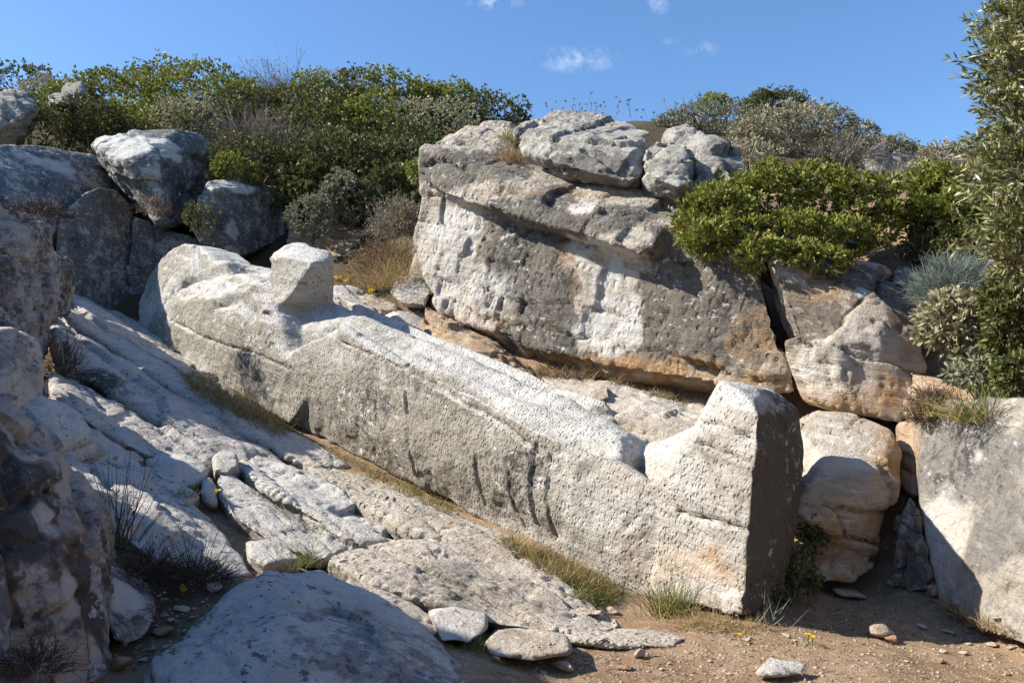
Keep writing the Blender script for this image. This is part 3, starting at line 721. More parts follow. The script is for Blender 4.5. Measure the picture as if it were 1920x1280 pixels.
rock('bedrock_ledge', 'pale orange scooped bedrock shelf behind the legs of the statue', [
    [.8, (1010, 705, 9.6), (1080, 702, 9.6), (1150, 712, 9.3), (1250, 740, 8.9), (1330, 770, 8.5), (1345, 830, 7.9), (1300, 850, 7.8), (1200, 830, 8.1), (1130, 770, 8.6), (1040, 730, 9.2)]],
    'tan', 'bedded', vox=.028, lift=-.1, amp=.7, white=blobs([(1150, 760, 9, 1.2, .4, .4)]))
rock('broken_rock', 'angular pale stone lying on the orange shelf behind the legs', [
    (1105, 735, 8.9), (1140, 725, 8.95), (1142, 745, 8.8), (1125, 752, 8.75), (1108, 748, 8.8)], 'tan', 'stone', vox=.014, back=.25)
# rocks climbing from the chest to the cliff
rock('rock_slab', 'low pale rock hump just behind the beard block and the yellow flowers', [
    (622, 535, 11.9), (650, 530, 12.3), (690, 545, 12.2), (720, 568, 11.9), (735, 590, 11.4), (690, 590, 11.2), (630, 565, 11.3)], 'slab', 'slab', back=.8, lift=-.1, dd=.9)
rock('broken_rock', 'grey edged boulder lying between the torso and the cliff foot', [
    (718, 595, 11.5), (745, 578, 11.5), (790, 580, 11.5), (815, 600, 11.2), (828, 635, 10.8), (780, 630, 10.6), (735, 608, 10.8)], 'slab', 'block', back=.7, amp=.6, dd=.6)
rock('broken_rock', 'jagged white rock pile at the left foot of the cliff', [
    [.7, (728, 545, 12.2), (745, 515, 12.3), (790, 512, 12.2), (812, 540, 11.9), (800, 575, 11.6), (750, 572, 11.7)],
    [.6, (765, 500, 12.2), (780, 465, 12.3), (800, 490, 12.1), (805, 525, 11.9), (770, 520, 12)]], 'tan', 'block', amp=.7, white=blobs([(780, 530, 12, .5, .3, .8)]))
rock('broken_rock', 'small grey rock beside the dry grass above the chest', [
    (655, 560, 12.0), (690, 548, 12.3), (738, 560, 12.1), (752, 585, 11.8), (720, 588, 11.6), (670, 575, 11.7)], 'tan', 'round', back=.5, dd=.7)
# right of the crack
rock('split_rock', 'tall rock right of the dark crack with peeled cream underside', [
    [2.0, (1452, 490, 8.9), (1500, 478, 9.2), (1580, 482, 9.2), (1660, 500, 9.2), (1720, 545, 8.9), (1742, 610, 8.5), (1735, 690, 8.2), (1715, 745, 8.0), (1690, 795, 7.9), (1640, 775, 7.95), (1560, 760, 8.05), (1517, 742, 8.2), (1490, 620, 8.4), (1560, 560, 8.5), (1580, 640, 8.2), (1640, 620, 8.15)]],
    'tan', 'block', vox=.03, amp=.95, stain=blobs([(1640, 540, 8.8, .75, .5, .9), (1500, 570, 8.5, .5, .6, .6), (1690, 590, 8.5, .5, .35, .6)]), white=blobs([(1620, 555, 8.6, .12, .12, .9), (1560, 690, 8.1, .5, .35, .7), (1640, 640, 8.1, .4, .3, .5)]), ochre=blobs([(1600, 740, 8, 1.0, .25, .9), (1540, 530, 8.7, .4, .4, .5)]))
rock('wedged_block', 'cream block wedged under the split rock, half in the shadow of the feet', [
    [1.2, (1495, 790, 8.1), (1530, 772, 8.2), (1600, 778, 8.1), (1665, 812, 7.9), (1680, 850, 7.75), (1672, 930, 7.55), (1655, 1035, 7.4), (1600, 1020, 7.3), (1520, 985, 7.3), (1488, 960, 7.4), (1545, 860, 7.55), (1640, 890, 7.4)]],
    'tan', 'block', vox=.024, amp=.75, dd=-.35, white=blobs([(1560, 850, 7.7, .6, .4, .6)]), ochre=blobs([(1670, 860, 7.7, .25, .5, .8), (1600, 990, 7.4, .7, .25, .6)]))
rock('wedged_block', 'low brown block on the ground beneath the cream wedged block', [
    [.9, (1500, 985, 7.55), (1560, 985, 7.45), (1640, 1030, 7.4), (1648, 1070, 7.3), (1600, 1095, 7.2), (1540, 1090, 7.2), (1490, 1080, 7.3)]],
    'tan', 'jag', vox=.024, amp=.75, dd=-.3, ochre=blobs([(1560, 1040, 7.3, .8, .4, .5)]))
rock('rock_wall', 'big smooth grey rock wall at the right edge beside the path', [
    [1.2, (1715, 745, 7.4), (1725, 790, 7.3), (1720, 850, 7.2), (1735, 960, 6.8), (1750, 1050, 6.55), (1760, 1135, 6.4), (1850, 1165, 5.95), (1930, 1195, 5.55), (2330, 1420, 4.0), (2350, 760, 4.3), (1930, 775, 6.0), (1840, 760, 6.6)]],
    'wall', 'wall', vox=.03, amp=.8, shrink=.98, stain=blobs([(1820, 880, 6.4, .8, .6, .7), (1880, 1000, 5.9, .5, .5, .5)]), ochre=blobs([(1700, 830, 7.3, .25, .6, .8), (1770, 1090, 6.3, .35, .3, .5)]), white=blobs([(1760, 1000, 6.5, .3, .5, .5), (1850, 860, 6.3, .1, .1, .8)]))
rock('leaning_slab', 'dark upright slab leaning against the grey wall in the shadowed corner', [
    [.5, (1690, 960, 7.0), (1706, 932, 6.95), (1720, 950, 6.8), (1740, 1030, 6.6), (1752, 1110, 6.45), (1700, 1115, 6.8), (1672, 1090, 7.0), (1680, 1010, 7.0)]],
    'tan', 'jag', vox=.02, amp=.5, stain=blobs([(1715, 1020, 6.8, .6, .8, .35)]))  # darkened in colour where the cast shadow falls short
rock('orange_rock', 'narrow orange rock face left of the grey wall under the shrubs', [
    [1.5, (1690, 800, 7.75), (1720, 790, 7.6), (1726, 860, 7.45), (1722, 930, 7.3), (1705, 930, 7.4), (1684, 900, 7.6)],
    [1.5, (1700, 690, 8.0), (1760, 700, 7.8), (1850, 740, 7.2), (1850, 800, 6.9), (1740, 800, 7.3), (1700, 780, 7.7)]], 'ledge', 'bedded', vox=.024, amp=.6)
rock('small_boulder', 'grey angular boulder perched above the split rock by the spiny shrub', [
    (1672, 512, 9.2), (1695, 497, 9.4), (1722, 503, 9.4), (1735, 530, 9.2), (1730, 550, 9.0), (1700, 545, 8.9), (1680, 530, 9.0)], 'cap', 'round', back=.6, amp=.6)
rock('small_boulder', 'pale boulder half hidden behind the grey spiny shrub', [
    (1735, 535, 9.0), (1760, 515, 9.3), (1800, 520, 9.2), (1812, 560, 8.9), (1780, 580, 8.7), (1740, 570, 8.7)], 'cap', 'round', back=.6, amp=.6)
# hilltop rocks
rock('hill_rock', 'sunlit grey outcrop on the right skyline among pale shrubs', [
    (1615, 290, 13), (1640, 265, 13.4), (1680, 275, 13.6), (1722, 300, 13.4), (1720, 340, 12.8), (1640, 330, 12.6)], 'cap', 'cap', back=1.5, lift=-.2)
rock('hill_rock', 'white streaked outcrop at the upper left edge among the bushes', [
    [1.5, (-40, 180, 17), (20, 166, 17.5), (60, 178, 17.6), (75, 195, 17.4), (30, 230, 16.8), (-40, 250, 16.5)]], 'cap', 'cap', lift=-.2)
rock('hill_rock', 'small white rock on the left skyline between bushes', [
    (123, 160, 19), (135, 153, 19.2), (156, 156, 19.2), (162, 176, 18.9), (120, 182, 18.8)], 'cap', 'jag', back=.6, amp=.9)
rock('hill_rock', 'low pale rock patch under the left skyline bushes', [
    (88, 178, 18.5), (110, 172, 18.8), (128, 178, 18.7), (135, 192, 18.4), (95, 198, 18.2)], 'cap', 'round', back=.6, amp=.7)
# left bank
rock('bank_boulder', 'wide grey ledge boulder at the left edge below the bushes', [
    [2.5, (-70, 275, 11.8), (80, 270, 13.6), (165, 288, 14.6), (215, 318, 15.0), (250, 365, 15.3), (265, 420, 15.4), (258, 470, 15.2), (120, 410, 13.4), (60, 400, 12.4), (-70, 400, 10.4), (90, 330, 13.2), (200, 340, 14.5)]],
    'dark', 'block', amp=.7, lift=-.1, white=blobs([(100, 275, 12.2, 1.6, .25, .6), (60, 350, 11, .4, .3, .5)]), dd=2.0)  # white along the top edge paints in the sunlight there
rock('bank_boulder', 'split boulder with sunlit white fluted top above the left bank', [
    [1.4, (170, 268, 13.4), (180, 258, 13.5), (215, 247, 13.8), (255, 240, 14), (330, 245, 14.4), (388, 258, 15.2), (393, 310, 15), (388, 395, 14.9), (350, 415, 14.2), (300, 375, 12.8), (235, 305, 12.7), (200, 290, 12.9), (285, 290, 12.9), (300, 420, 13.2)]],
    'dark', 'block', amp=.9, vox=.034, white=blobs([(250, 262, 13.2, 1.0, .32, .9), (240, 285, 13, .5, .3, .7)]), stain=blobs([(350, 340, 13.5, .6, .6, .5)]), dd=2.3)  # sunlit top painted white, the side turned from the sun painted dark
rock('bank_boulder', 'squat dark boulder with sunlit whitened top and streaked front behind the head', [
    [1.4, (370, 365, 12.6), (390, 340, 12.9), (470, 331, 14.2), (548, 342, 15.2), (556, 395, 15.0), (535, 450, 14.6), (450, 482, 13.2), (375, 455, 12.4), (400, 352, 12.6), (525, 352, 14.4)]],
    'dark', 'block', amp=.6, vox=.034, white=blobs([(460, 345, 13.2, .7, .16, 1.0), (440, 430, 13, .22, .3, .6), (500, 430, 13, .15, .4, .5)]), stain=blobs([(400, 420, 13, .3, .5, .5), (530, 420, 13.3, .3, .5, .6)]), dd=2.8)  # top whitened to paint in the sun that falls on it
rock('bank_wall', 'steep dark streaked rock face to the left of the statue head', [
    [2.0, (112, 400, 11.6), (165, 362, 12.1), (188, 350, 12.5), (218, 355, 12.9), (246, 385, 13.2), (258, 450, 13.4), (268, 560, 13.4), (262, 620, 13.2), (180, 585, 12.2), (100, 560, 11.5), (105, 470, 11.5)]],
    'dark', 'wall', amp=1.2, vox=.034, stain=blobs([(180, 480, 11.2, 1.2, .9, .5)]), white=blobs([(190, 480, 11.3, .25, .9, .35), (190, 360, 11.6, .3, .12, .6)]), dd=2.9)
rock('bank_wall', 'low dark sloping rock between the head and the streaked face', [
    [1.5, (250, 405, 12.7), (330, 435, 13.2), (420, 465, 13.6), (505, 492, 13.8), (520, 540, 13.5), (300, 620, 12.9), (250, 620, 12.6), (240, 500, 12.5)]],
    'dark', 'slab', amp=.8, vox=.036, dd=3.3)
rock('bank_rock', 'brown veined rock face at the left edge above the pale rock', [
    [.7, (-70, 395, 8.8), (30, 385, 9.2), (70, 400, 9.5), (98, 430, 9.8), (106, 490, 9.9), (100, 600, 9.8), (88, 670, 9.6), (60, 710, 9.1), (0, 690, 8.5), (-70, 680, 8.2), (50, 500, 9.2)],
    [.3, (60, 440, 10.2), (112, 475, 10.6), (128, 505, 11.6), (135, 525, 12.6), (130, 590, 12.2), (100, 610, 10.6)]],  # rear hull added, mostly hidden, to cast shade on the slab
    'fore', 'jag', amp=.9, vox=.028, dd=0.0)
rock('bank_rock', 'pale weathered rock at the left edge in shade above the white block', [
    [1.0, (-60, 600, 7.0), (20, 612, 7.4), (70, 640, 7.8), (86, 690, 7.8), (90, 750, 7.5), (60, 800, 7.1), (-60, 800, 6.5), (30, 690, 7.0)]],
    'slab', 'round', amp=.9, vox=.022, stain=blobs([(40, 660, 7.3, .5, .3, .4)]), dd=-.5)
rock('bank_rock', 'broken white block catching dappled sun low on the left bank', [
    [.8, (22, 768, 6.6), (70, 748, 6.95), (120, 768, 7.2), (160, 808, 7.2), (192, 848, 7.0), (120, 870, 6.5), (40, 850, 6.2), (80, 790, 6.6)]],
    'slab', 'block', amp=.55, vox=.02, white=blobs([(90, 790, 6.8, .5, .3, .8)]))
rock('foreground_rock', 'large mottled brown and grey rock in the bottom left corner', [
    [1.0, (-80, 720, 4.0), (15, 740, 4.2), (55, 800, 4.25), (95, 835, 4.35), (140, 905, 4.4), (180, 965, 4.35), (196, 1050, 4.2), (206, 1150, 4.05), (220, 1280, 3.85), (150, 1360, 3.6), (-80, 1360, 3.3), (40, 950, 3.6), (110, 1060, 3.75), (-80, 900, 3.3)],
    [.5, (50, 830, 4.0), (100, 840, 4.15), (118, 900, 4.05), (112, 960, 3.85), (80, 985, 3.7), (30, 900, 3.7)],
    [.5, (105, 940, 4.05), (150, 950, 4.15), (165, 990, 4.05), (140, 1020, 3.85), (110, 1000, 3.8)]],
    'fore', 'jag', vox=.0155, amp=.75, stain=blobs([(30, 900, 3.6, .5, .5, .6), (150, 1080, 3.9, .15, .4, .5)]), white=blobs([(95, 970, 3.75, .09, .12, .7), (60, 830, 3.9, .12, .1, .6), (125, 1120, 3.75, .08, .12, .6), (190, 1200, 3.9, .06, .15, .6), (20, 1000, 3.4, .1, .12, .5)]), ochre=blobs([(160, 1080, 3.9, .2, .5, .6)]))
rock('foreground_rock', 'pale rounded rock sliver at the very edge of the bottom left corner', [
    (-60, 1060, 3.2), (5, 1085, 3.35), (22, 1150, 3.35), (18, 1230, 3.2), (-10, 1270, 3.1), (-60, 1270, 2.9)], 'dark', 'round', back=.4, vox=.013, amp=.5)
rock('foreground_rock', 'small dark rock at the bottom left edge under the mottled rock', [
    (-60, 1235, 3.15), (30, 1245, 3.3), (70, 1290, 3.25), (60, 1350, 3.1), (-60, 1350, 2.9)], 'dark', 'round', back=.4, vox=.013, amp=.5)
rock('foreground_rock', 'white faced rock leaning beside the mottled corner rock', [
    [.5, (196, 1075, 4.5), (225, 1075, 4.7), (262, 1105, 4.75), (288, 1135, 4.65), (290, 1170, 4.5), (265, 1200, 4.35), (235, 1215, 4.2), (205, 1190, 4.2)]],
    'fore', 'round', vox=.013, amp=.5, white=blobs([(240, 1110, 4.5, .15, .15, .8)]))
# slabs of the slope
SLB = 'bedrock slabs of the slope'
def slabs(label, pts, mat='slab', **k):
    k.setdefault('back', .45); k.setdefault('lift', -.35); k.setdefault('shrink', 1.0); k.setdefault('style', 'slab')
    if 'vox' in k: k['vox'] *= 1.2
    return rock('rock_slab', label, [pts] if not isinstance(pts[0], list) else pts, mat, **k)
slabs('long smooth slab running down beside the head and shoulder of the statue', [(98, 535, 14.2), (180, 566, 15.2), (262, 606, 15.0), (258, 640, 13.4), (345, 690, 12.0), (432, 748, 10.9), (572, 830, 9.6), (655, 876, 9.1), (560, 872, 8.8), (430, 800, 9.4), (300, 720, 10.4), (180, 640, 11.0), (110, 590, 11.6)], vox=.03)
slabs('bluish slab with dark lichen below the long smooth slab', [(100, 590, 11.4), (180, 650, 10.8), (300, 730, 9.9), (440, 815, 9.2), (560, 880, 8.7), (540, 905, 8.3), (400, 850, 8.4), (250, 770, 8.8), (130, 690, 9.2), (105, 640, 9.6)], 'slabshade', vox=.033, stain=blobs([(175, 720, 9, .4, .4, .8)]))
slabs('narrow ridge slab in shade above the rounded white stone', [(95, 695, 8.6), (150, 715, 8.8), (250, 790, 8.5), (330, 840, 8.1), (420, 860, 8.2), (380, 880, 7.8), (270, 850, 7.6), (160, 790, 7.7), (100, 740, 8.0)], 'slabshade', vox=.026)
slabs('low slab wedge in shade left of the rounded white stone', [(90, 770, 7.6), (140, 775, 7.8), (220, 830, 7.6), (270, 860, 7.4), (240, 880, 7.1), (160, 860, 6.9), (100, 810, 7.1)], vox=.024)
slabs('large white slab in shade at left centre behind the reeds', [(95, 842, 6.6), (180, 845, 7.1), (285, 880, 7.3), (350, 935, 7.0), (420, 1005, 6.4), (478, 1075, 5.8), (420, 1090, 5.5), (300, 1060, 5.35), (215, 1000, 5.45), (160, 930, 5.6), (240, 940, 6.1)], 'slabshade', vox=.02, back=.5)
slabs('rounded white stone sitting in the slope at the shadow edge', [[(275, 862, 7.5), (300, 846, 7.8), (350, 848, 7.8), (385, 860, 7.7), (393, 880, 7.5), (375, 905, 7.2), (330, 915, 7.0), (290, 890, 7.1), (330, 868, 7.2)]], style='round', vox=.018, amp=.6, white=blobs([(330, 870, 7.3, .5, .3, .5)]))
slabs('small flat stone under the rounded white stone', [(300, 905, 7.0), (345, 912, 7.05), (372, 930, 6.9), (340, 945, 6.6), (308, 930, 6.7)], style='round', vox=.016, amp=.5, back=.25, lift=-.15)
slabs('small grey stone wedged right of the rounded white stone', [(400, 855, 7.8), (415, 846, 8.0), (440, 850, 8.0), (446, 872, 7.7), (425, 886, 7.5), (403, 880, 7.5)], style='round', vox=.016, amp=.6, back=.3, lift=-.15)
slabs('slim stone standing in the crack beside the white tongue slab', [(380, 900, 7.2), (395, 893, 7.3), (402, 915, 7.2), (404, 945, 6.9), (392, 940, 6.9), (382, 920, 7.0)], style='round', vox=.015, amp=.5, back=.25, lift=-.1)
slabs('sunlit white tongue of slab left of the grassy crack', [(402, 895, 7.35), (415, 880, 7.6), (445, 892, 7.6), (520, 945, 7.3), (590, 990, 7.0), (645, 1028, 6.7), (600, 1048, 6.3), (520, 1020, 6.35), (430, 965, 6.7), (404, 925, 7.0)], vox=.02)
slabs('bright white slab above the grassy crack near the middle of the slope', [(440, 868, 8.1), (480, 852, 8.5), (600, 905, 8.4), (700, 955, 8.0), (768, 990, 7.6), (735, 1018, 7.1), (660, 1022, 6.95), (560, 950, 7.3), (470, 895, 7.7)], vox=.022, white=blobs([(560, 930, 7.8, 1, .3, .5)]))
slabs('rough ledge slab between the white slab and the base of the statue', [(545, 842, 9.5), (640, 872, 9.35), (740, 920, 8.75), (870, 966, 7.85), (965, 1008, 7.25), (900, 1030, 6.9), (770, 1000, 7.1), (680, 950, 7.7), (600, 900, 8.3)], 'slabrough', vox=.022)
slabs('broad pitted grooved slab in the sun below the statue', [[(618, 1052, 6.2), (645, 1028, 6.6), (760, 1000, 7.2), (880, 985, 7.3), (970, 1022, 7.1), (1050, 1085, 6.6), (1130, 1135, 6.15), (1180, 1175, 5.75), (1080, 1190, 5.45), (930, 1170, 5.45), (800, 1125, 5.6), (690, 1090, 5.75)]], 'slabrough', vox=.018, back=.35, lift=-.3, stain=blobs([(880, 1090, 6, .8, .3, .35)]))
slabs('pale tongue of bedrock reaching onto the dirt path', [(1060, 1182, 5.6), (1120, 1172, 5.75), (1200, 1178, 5.75), (1265, 1185, 5.65), (1288, 1195, 5.5), (1262, 1212, 5.35), (1150, 1210, 5.3), (1050, 1198, 5.35)], 'slabrough', vox=.016, back=.3, lift=-.2, amp=.6)
slabs('white block tucked under the lip of the pitted slab', [[(808, 1150, 5.25), (850, 1142, 5.35), (912, 1152, 5.3), (914, 1180, 5.15), (880, 1205, 4.95), (825, 1200, 4.95)]], style='block', vox=.014, amp=.3, back=.4, lift=-.1)
slabs('sandy coloured low boulder at the foot of the pitted slab', [[(905, 1205, 4.95), (930, 1178, 5.2), (1000, 1176, 5.25), (1058, 1195, 5.15), (1068, 1222, 4.95), (1000, 1236, 4.8), (920, 1228, 4.8)]], 'tan', style='round', vox=.014, amp=.5, back=.4, lift=-.1)
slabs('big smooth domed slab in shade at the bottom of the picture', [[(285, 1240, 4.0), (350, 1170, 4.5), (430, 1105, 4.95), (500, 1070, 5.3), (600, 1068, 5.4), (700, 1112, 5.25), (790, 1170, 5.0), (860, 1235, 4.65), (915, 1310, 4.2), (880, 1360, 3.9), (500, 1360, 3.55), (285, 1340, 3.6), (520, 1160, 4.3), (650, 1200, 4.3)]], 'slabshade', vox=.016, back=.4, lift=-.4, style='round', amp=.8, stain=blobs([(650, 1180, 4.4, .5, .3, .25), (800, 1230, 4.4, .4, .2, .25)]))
slabs('small rock touching the near left end of the domed slab', [(262, 1262, 4.0), (300, 1240, 4.1), (335, 1250, 4.05), (340, 1290, 3.85), (270, 1300, 3.8)], style='round', vox=.013, amp=.5, back=.2, lift=-.1)
slabs('brown rock between the domed slab and the pitted slab', [(640, 1085, 5.7), (700, 1095, 5.8), (790, 1140, 5.6), (830, 1180, 5.3), (800, 1200, 5.05), (720, 1150, 5.2)], 'slabrough', vox=.016, amp=.7, back=.3)
slabs('thin stone at the shadow edge by the grass tuft left of the pitted slab', [(462, 1015, 6.2), (500, 1010, 6.35), (540, 1030, 6.3), (560, 1050, 6.05), (500, 1058, 5.85), (470, 1040, 5.95)], style='round', vox=.014, amp=.5, back=.2, lift=-.15)
# shaded bank under the hill bushes
rock('bank_rock', 'brown rock bank in deep shade under the hill bushes', [
    [1.5, (545, 400, 14.6), (640, 420, 14.6), (730, 430, 14.4), (760, 480, 13.6), (720, 520, 13.2), (600, 510, 13.4), (520, 500, 13.6)]], 'ledge', 'bedded', vox=.05, dd=2.2)
# unseen outcrop added left of the frame, its ridge shaped to shade the foreground
def outcrop():
    top = [(-5.6, 4.5, 4.6), (-6.76, 5.3, 5.0), (-8.1, 5.9, 4.5), (-8.9, 6.4, 4.2), (-9.5, 6.9, 3.9), (-11.5, 6.8, 4.2), (-9, 4.2, 4.8), (-6.5, 3.2, 4.7)]
    low = [(-4.9, 3.9, -.2), (-5.8, 5.7, .6), (-7.6, 6.6, 1.8), (-9.2, 7.4, 2.8), (-11.5, 7.4, 3.4), (-13, 5.2, 3), (-9, 1.2, 1), (-5.6, 1.3, -.2)]
    me = remesh(hull_mesh([[np.array(p) for p in top + low]]), .09)
    displace(me, 'block', 88, 1.0)
    finish_rock('shade_outcrop', me, 'dark', 'unseen rock outcrop added left of the frame to shade the foreground rocks', 'cliff')
outcrop()
# ------------------------------------------------------------------ plants
rng = np.random.RandomState(11)
def unit(v): return v / np.maximum(np.linalg.norm(v, axis=-1, keepdims=True), 1e-9)
def leaves(base, dirs, L, W, bend=0.0):
    n = len(base); L = np.broadcast_to(L, n)[:, None]; W = np.broadcast_to(W, n)[:, None]
    dirs = unit(dirs); sd = unit(np.cross(dirs, unit(rng.randn(n, 3))))
    mid = base + dirs * L * .5
    v = np.stack([base, mid + sd * W * .5, base + dirs * L + np.array([0, 0, -1]) * bend * L, mid - sd * W * .5], 1).reshape(-1, 3)
    return v, np.arange(4 * n).reshape(-1, 4)
def strips(nodes, widths):
    n, k = nodes.shape[:2]
    sd = unit(np.cross(nodes[:, -1] - nodes[:, 0], unit(rng.randn(n, 3))))[:, None, :]
    w = np.broadcast_to(widths, (n, k))[:, :, None] * .5
    v = np.stack([nodes + sd * w, nodes - sd * w], 2).reshape(-1, 3)
    i = np.arange(n)[:, None] * 2 * k + np.arange(k - 1)[None] * 2
    f = np.stack([i, i + 1, i + 3, i + 2], 2).reshape(-1, 4)
    return v, f
def curl(base, dirs, L, k=5, droop=.3, jit=.12):
    n = len(base); d = unit(dirs); p = base.copy(); out = [p]
    L = np.broadcast_to(L, n)[:, None] / (k - 1)
    for s in range(k - 1):
        p = p + d * L; out.append(p)
        d = unit(d + np.array([0, 0, -droop / k]) + jit * rng.randn(n, 3))
    return np.stack(out, 1)
def join(parts):
    V, F, o = [], [], 0
    for v, f in parts: V.append(v); F.append(f + o); o += len(v)
    return np.vstack(V), np.vstack(F)
def tube(p0, p1, r0, r1, k=5, seg=4, wob=.06):
    t = np.linspace(0, 1, seg + 1)[:, None]; L = np.linalg.norm(p1 - p0)
    c = p0 + (p1 - p0) * t + (rng.randn(seg + 1, 3) * wob * L) * (t * (1 - t) * 3)
    d = unit(p1 - p0); a = unit(np.cross(d, [.3, .5, .8])); b = np.cross(d, a)
    th = np.linspace(0, 2 * math.pi, k, endpoint=False)
    ring = np.cos(th)[:, None] * a + np.sin(th)[:, None] * b
    v = (c[:, None] + ring[None] * (r0 + (r1 - r0) * t)[:, :, None]).reshape(-1, 3)
    i, j = np.meshgrid(np.arange(seg), np.arange(k), indexing='ij'); j2 = (j + 1) % k
    return v, np.stack([i * k + j, i * k + j2, (i + 1) * k + j2, (i + 1) * k + j], 2).reshape(-1, 4)
def lumps_of(c, rad, n, size=.5):
    n = int(n * 2.6); size *= .62
    u = unit(rng.randn(n, 3)); u[:, 2] = np.abs(u[:, 2]) * 1.1 - .3; u = unit(u)
    lc = c + u * rad * (1 - size * .8) * rng.uniform(.62, 1.12, (n, 1)); lr = rad.mean() * size * rng.uniform(.5, 1.25, (n, 1)) * np.array([1.1, 1.1, .9])
    return np.vstack([c[None], lc]), np.vstack([rad[None] * .78, lr])
def shell(lc, lr, n, depth=.16):
    w = (lr ** 2).sum(1); k = rng.choice(len(lc), n, p=w / w.sum())
    u = unit(rng.randn(n, 3)); p = lc[k] + u * lr[k] * (1 - np.abs(rng.randn(n, 1)) * depth + .26 * rng.rand(n, 1) ** 4 * (1.2 + u[:, 2:]))
    keep = np.ones(n, bool)
    for c, r in zip(lc, lr):
        keep &= (((p - c) / r) ** 2).sum(1) > .55
    return p[keep], unit(u[keep] / lr[k][keep])
def bush(name, label, px, py, d, rx, ry, mat, n=1200, leaf=(.05, .02), ros=6, lump=9, lsize=.5, cat='bush', group=None, depth=.8, twig=0, twigmat='greytwig', berry=0, up=.35, lumps=None, spread=.75):
    n = int(n * 1.28); leaf = (leaf[0] * 1.25, leaf[1] * 1.38)
    if group == HB: d += 2.0; rx *= 1.2; ry *= 1.18; py += 4; n = int(n * 1.1)
    if lumps is not None:
        lc = np.array([P(a, b, c) for (a, b, c, r1, r2) in lumps]); lr = np.array([[r1 / FPX * c, r1 / FPX * c * depth, r2 / FPX * c] for (a, b, c, r1, r2) in lumps])
        LC, LR = [], []
        for c, r in zip(lc, lr):
            a, b = lumps_of(c, r, lump, lsize); LC.append(a); LR.append(b)
        lc0 = lc; lc, lr = np.vstack(LC), np.vstack(LR); c = lc0.mean(0); base_z = lr[:, 2].max()
        rad = (lc.max(0) - lc.min(0)) * .5 + lr.mean(0)
    else:
        c = P(px, py, d); rad = np.array([rx / FPX * d, rx / FPX * d * depth, ry / FPX * d])
        lc, lr = lumps_of(c, rad, lump, lsize)
    p, u = shell(lc, lr, n)
    m = len(p); ax = unit(u + np.array([0, 0, up]) + .35 * rng.randn(m, 3))
    parts = []
    if ros:
        b = np.repeat(p, ros, 0); a = np.repeat(ax, ros, 0)
        dirs = a + spread * unit(rng.randn(len(b), 3))
        parts.append(leaves(b + .01 * rng.randn(len(b), 3), dirs, leaf[0] * rng.uniform(.6, 1.25, len(b)), leaf[1] * rng.uniform(.7, 1.2, len(b)), .1))
    root = empty(name, (c[0], c[1], c[2] - rad[2])); ro = np.array(root.location)
    tag(root, label, cat, group)
    if parts:
        v, f = join(parts); fo = link('foliage', mk_mesh('foliage', v - ro, f, M[mat]), root)
    # branches: from the foot into every lump, with finer twigs to the leaf tips
    tb = []
    foot = ro + np.array([0, 0, -.05])
    for k in range(min(len(lc), 14)):
        tb.append(tube(foot + rng.randn(3) * .04 * rad, lc[k], .018 * rad.mean() + .006, .006, 4, 3))
    kk = min(m, max(twig, 60)); sel = rng.choice(m, kk, replace=False)
    near = lc[np.argmin(((p[sel][:, None] - lc[None]) ** 2).sum(2), 1)]
    dirs = p[sel] + u[sel] * (.10 if twig else 0) * rng.rand(kk, 1) * rad.mean() - near
    tw = curl(near + dirs * .25, dirs, np.linalg.norm(dirs, axis=1) * (.9 if twig else .75), 4, -.05, .14)
    tb.append(strips(tw, np.array([.012, .009, .007, .004]) * (1 + .04 * d)))
    v, f = join(tb); tag(link('branches', mk_mesh('branches', v - ro, f, M[twigmat if twig else 'bark']), root), kind='stuff')
    if berry:
        sel = rng.choice(m, berry); bb = np.repeat(p[sel] + u[sel] * .02, 7, 0) + .025 * rng.randn(berry * 7, 3)
        v, f = leaves(bb, rng.randn(len(bb), 3), .03, .022); tag(link('berries', mk_mesh('berries', v - ro, f, M['berry']), fo), kind='stuff')
    return root
def twiggy(name, label, px, py, d, rx, ry, mat, n=900, cat='shrub', group=None, depth=.8, fork=3, w=.006, leafmat=None, nl=0, leaf=(.03, .012), up=.5, droop=-.1):
    n = int(n * .9); nl = int(nl * 1.5)
    if group == HB: d += 2.0; rx *= 1.1; ry *= 1.1
    c = P(px, py, d); rad = np.array([rx / FPX * d, rx / FPX * d * depth, ry / FPX * d]); foot = c - np.array([0, 0, rad[2]])
    u = unit(rng.randn(n, 3) + np.array([0, 0, up])); u[:, 2] = np.abs(u[:, 2])
    st = foot + (rng.rand(n, 1) ** .5) * u * rad * .9; st[:, 2] = np.maximum(st[:, 2], foot[2])
    L = rad.mean() * rng.uniform(.35, .9, n)
    a = curl(st, u * rad + .5 * rad.mean() * rng.randn(n, 3) * .6, L, 5, droop, .22)
    parts = [strips(a, np.array([1.6, 1.3, 1.0, .8, .5]) * w * (1 + .05 * d))]
    for k in range(fork):
        q = a[:, 1 + k % 3]; dd = unit(a[:, 2 + k % 3] - q) + .75 * unit(rng.randn(n, 3))
        parts.append(strips(curl(q, dd, L * rng.uniform(.3, .6, n), 4, droop, .2), np.array([1.0, .8, .6, .4]) * w * (1 + .05 * d)))
    root = empty(name, foot); tag(root, label, cat, group)
    v, f = parts[0]; link('stems', mk_mesh('stems', v - foot, f, M[mat]), root)
    v, f = join(parts[1:]); link('twigs', mk_mesh('twigs', v - foot, f, M[mat]), root)
    if leafmat:
        i = rng.randint(0, n, nl); j = rng.randint(1, 5, nl); b = a[i, j] + .02 * rng.randn(nl, 3)
        v, f = leaves(b, rng.randn(nl, 3) + [0, 0, .6], leaf[0] * rng.uniform(.6, 1.3, nl), leaf[1]); link('foliage', mk_mesh('foliage', v - foot, f, M[leafmat]), root)
    return root
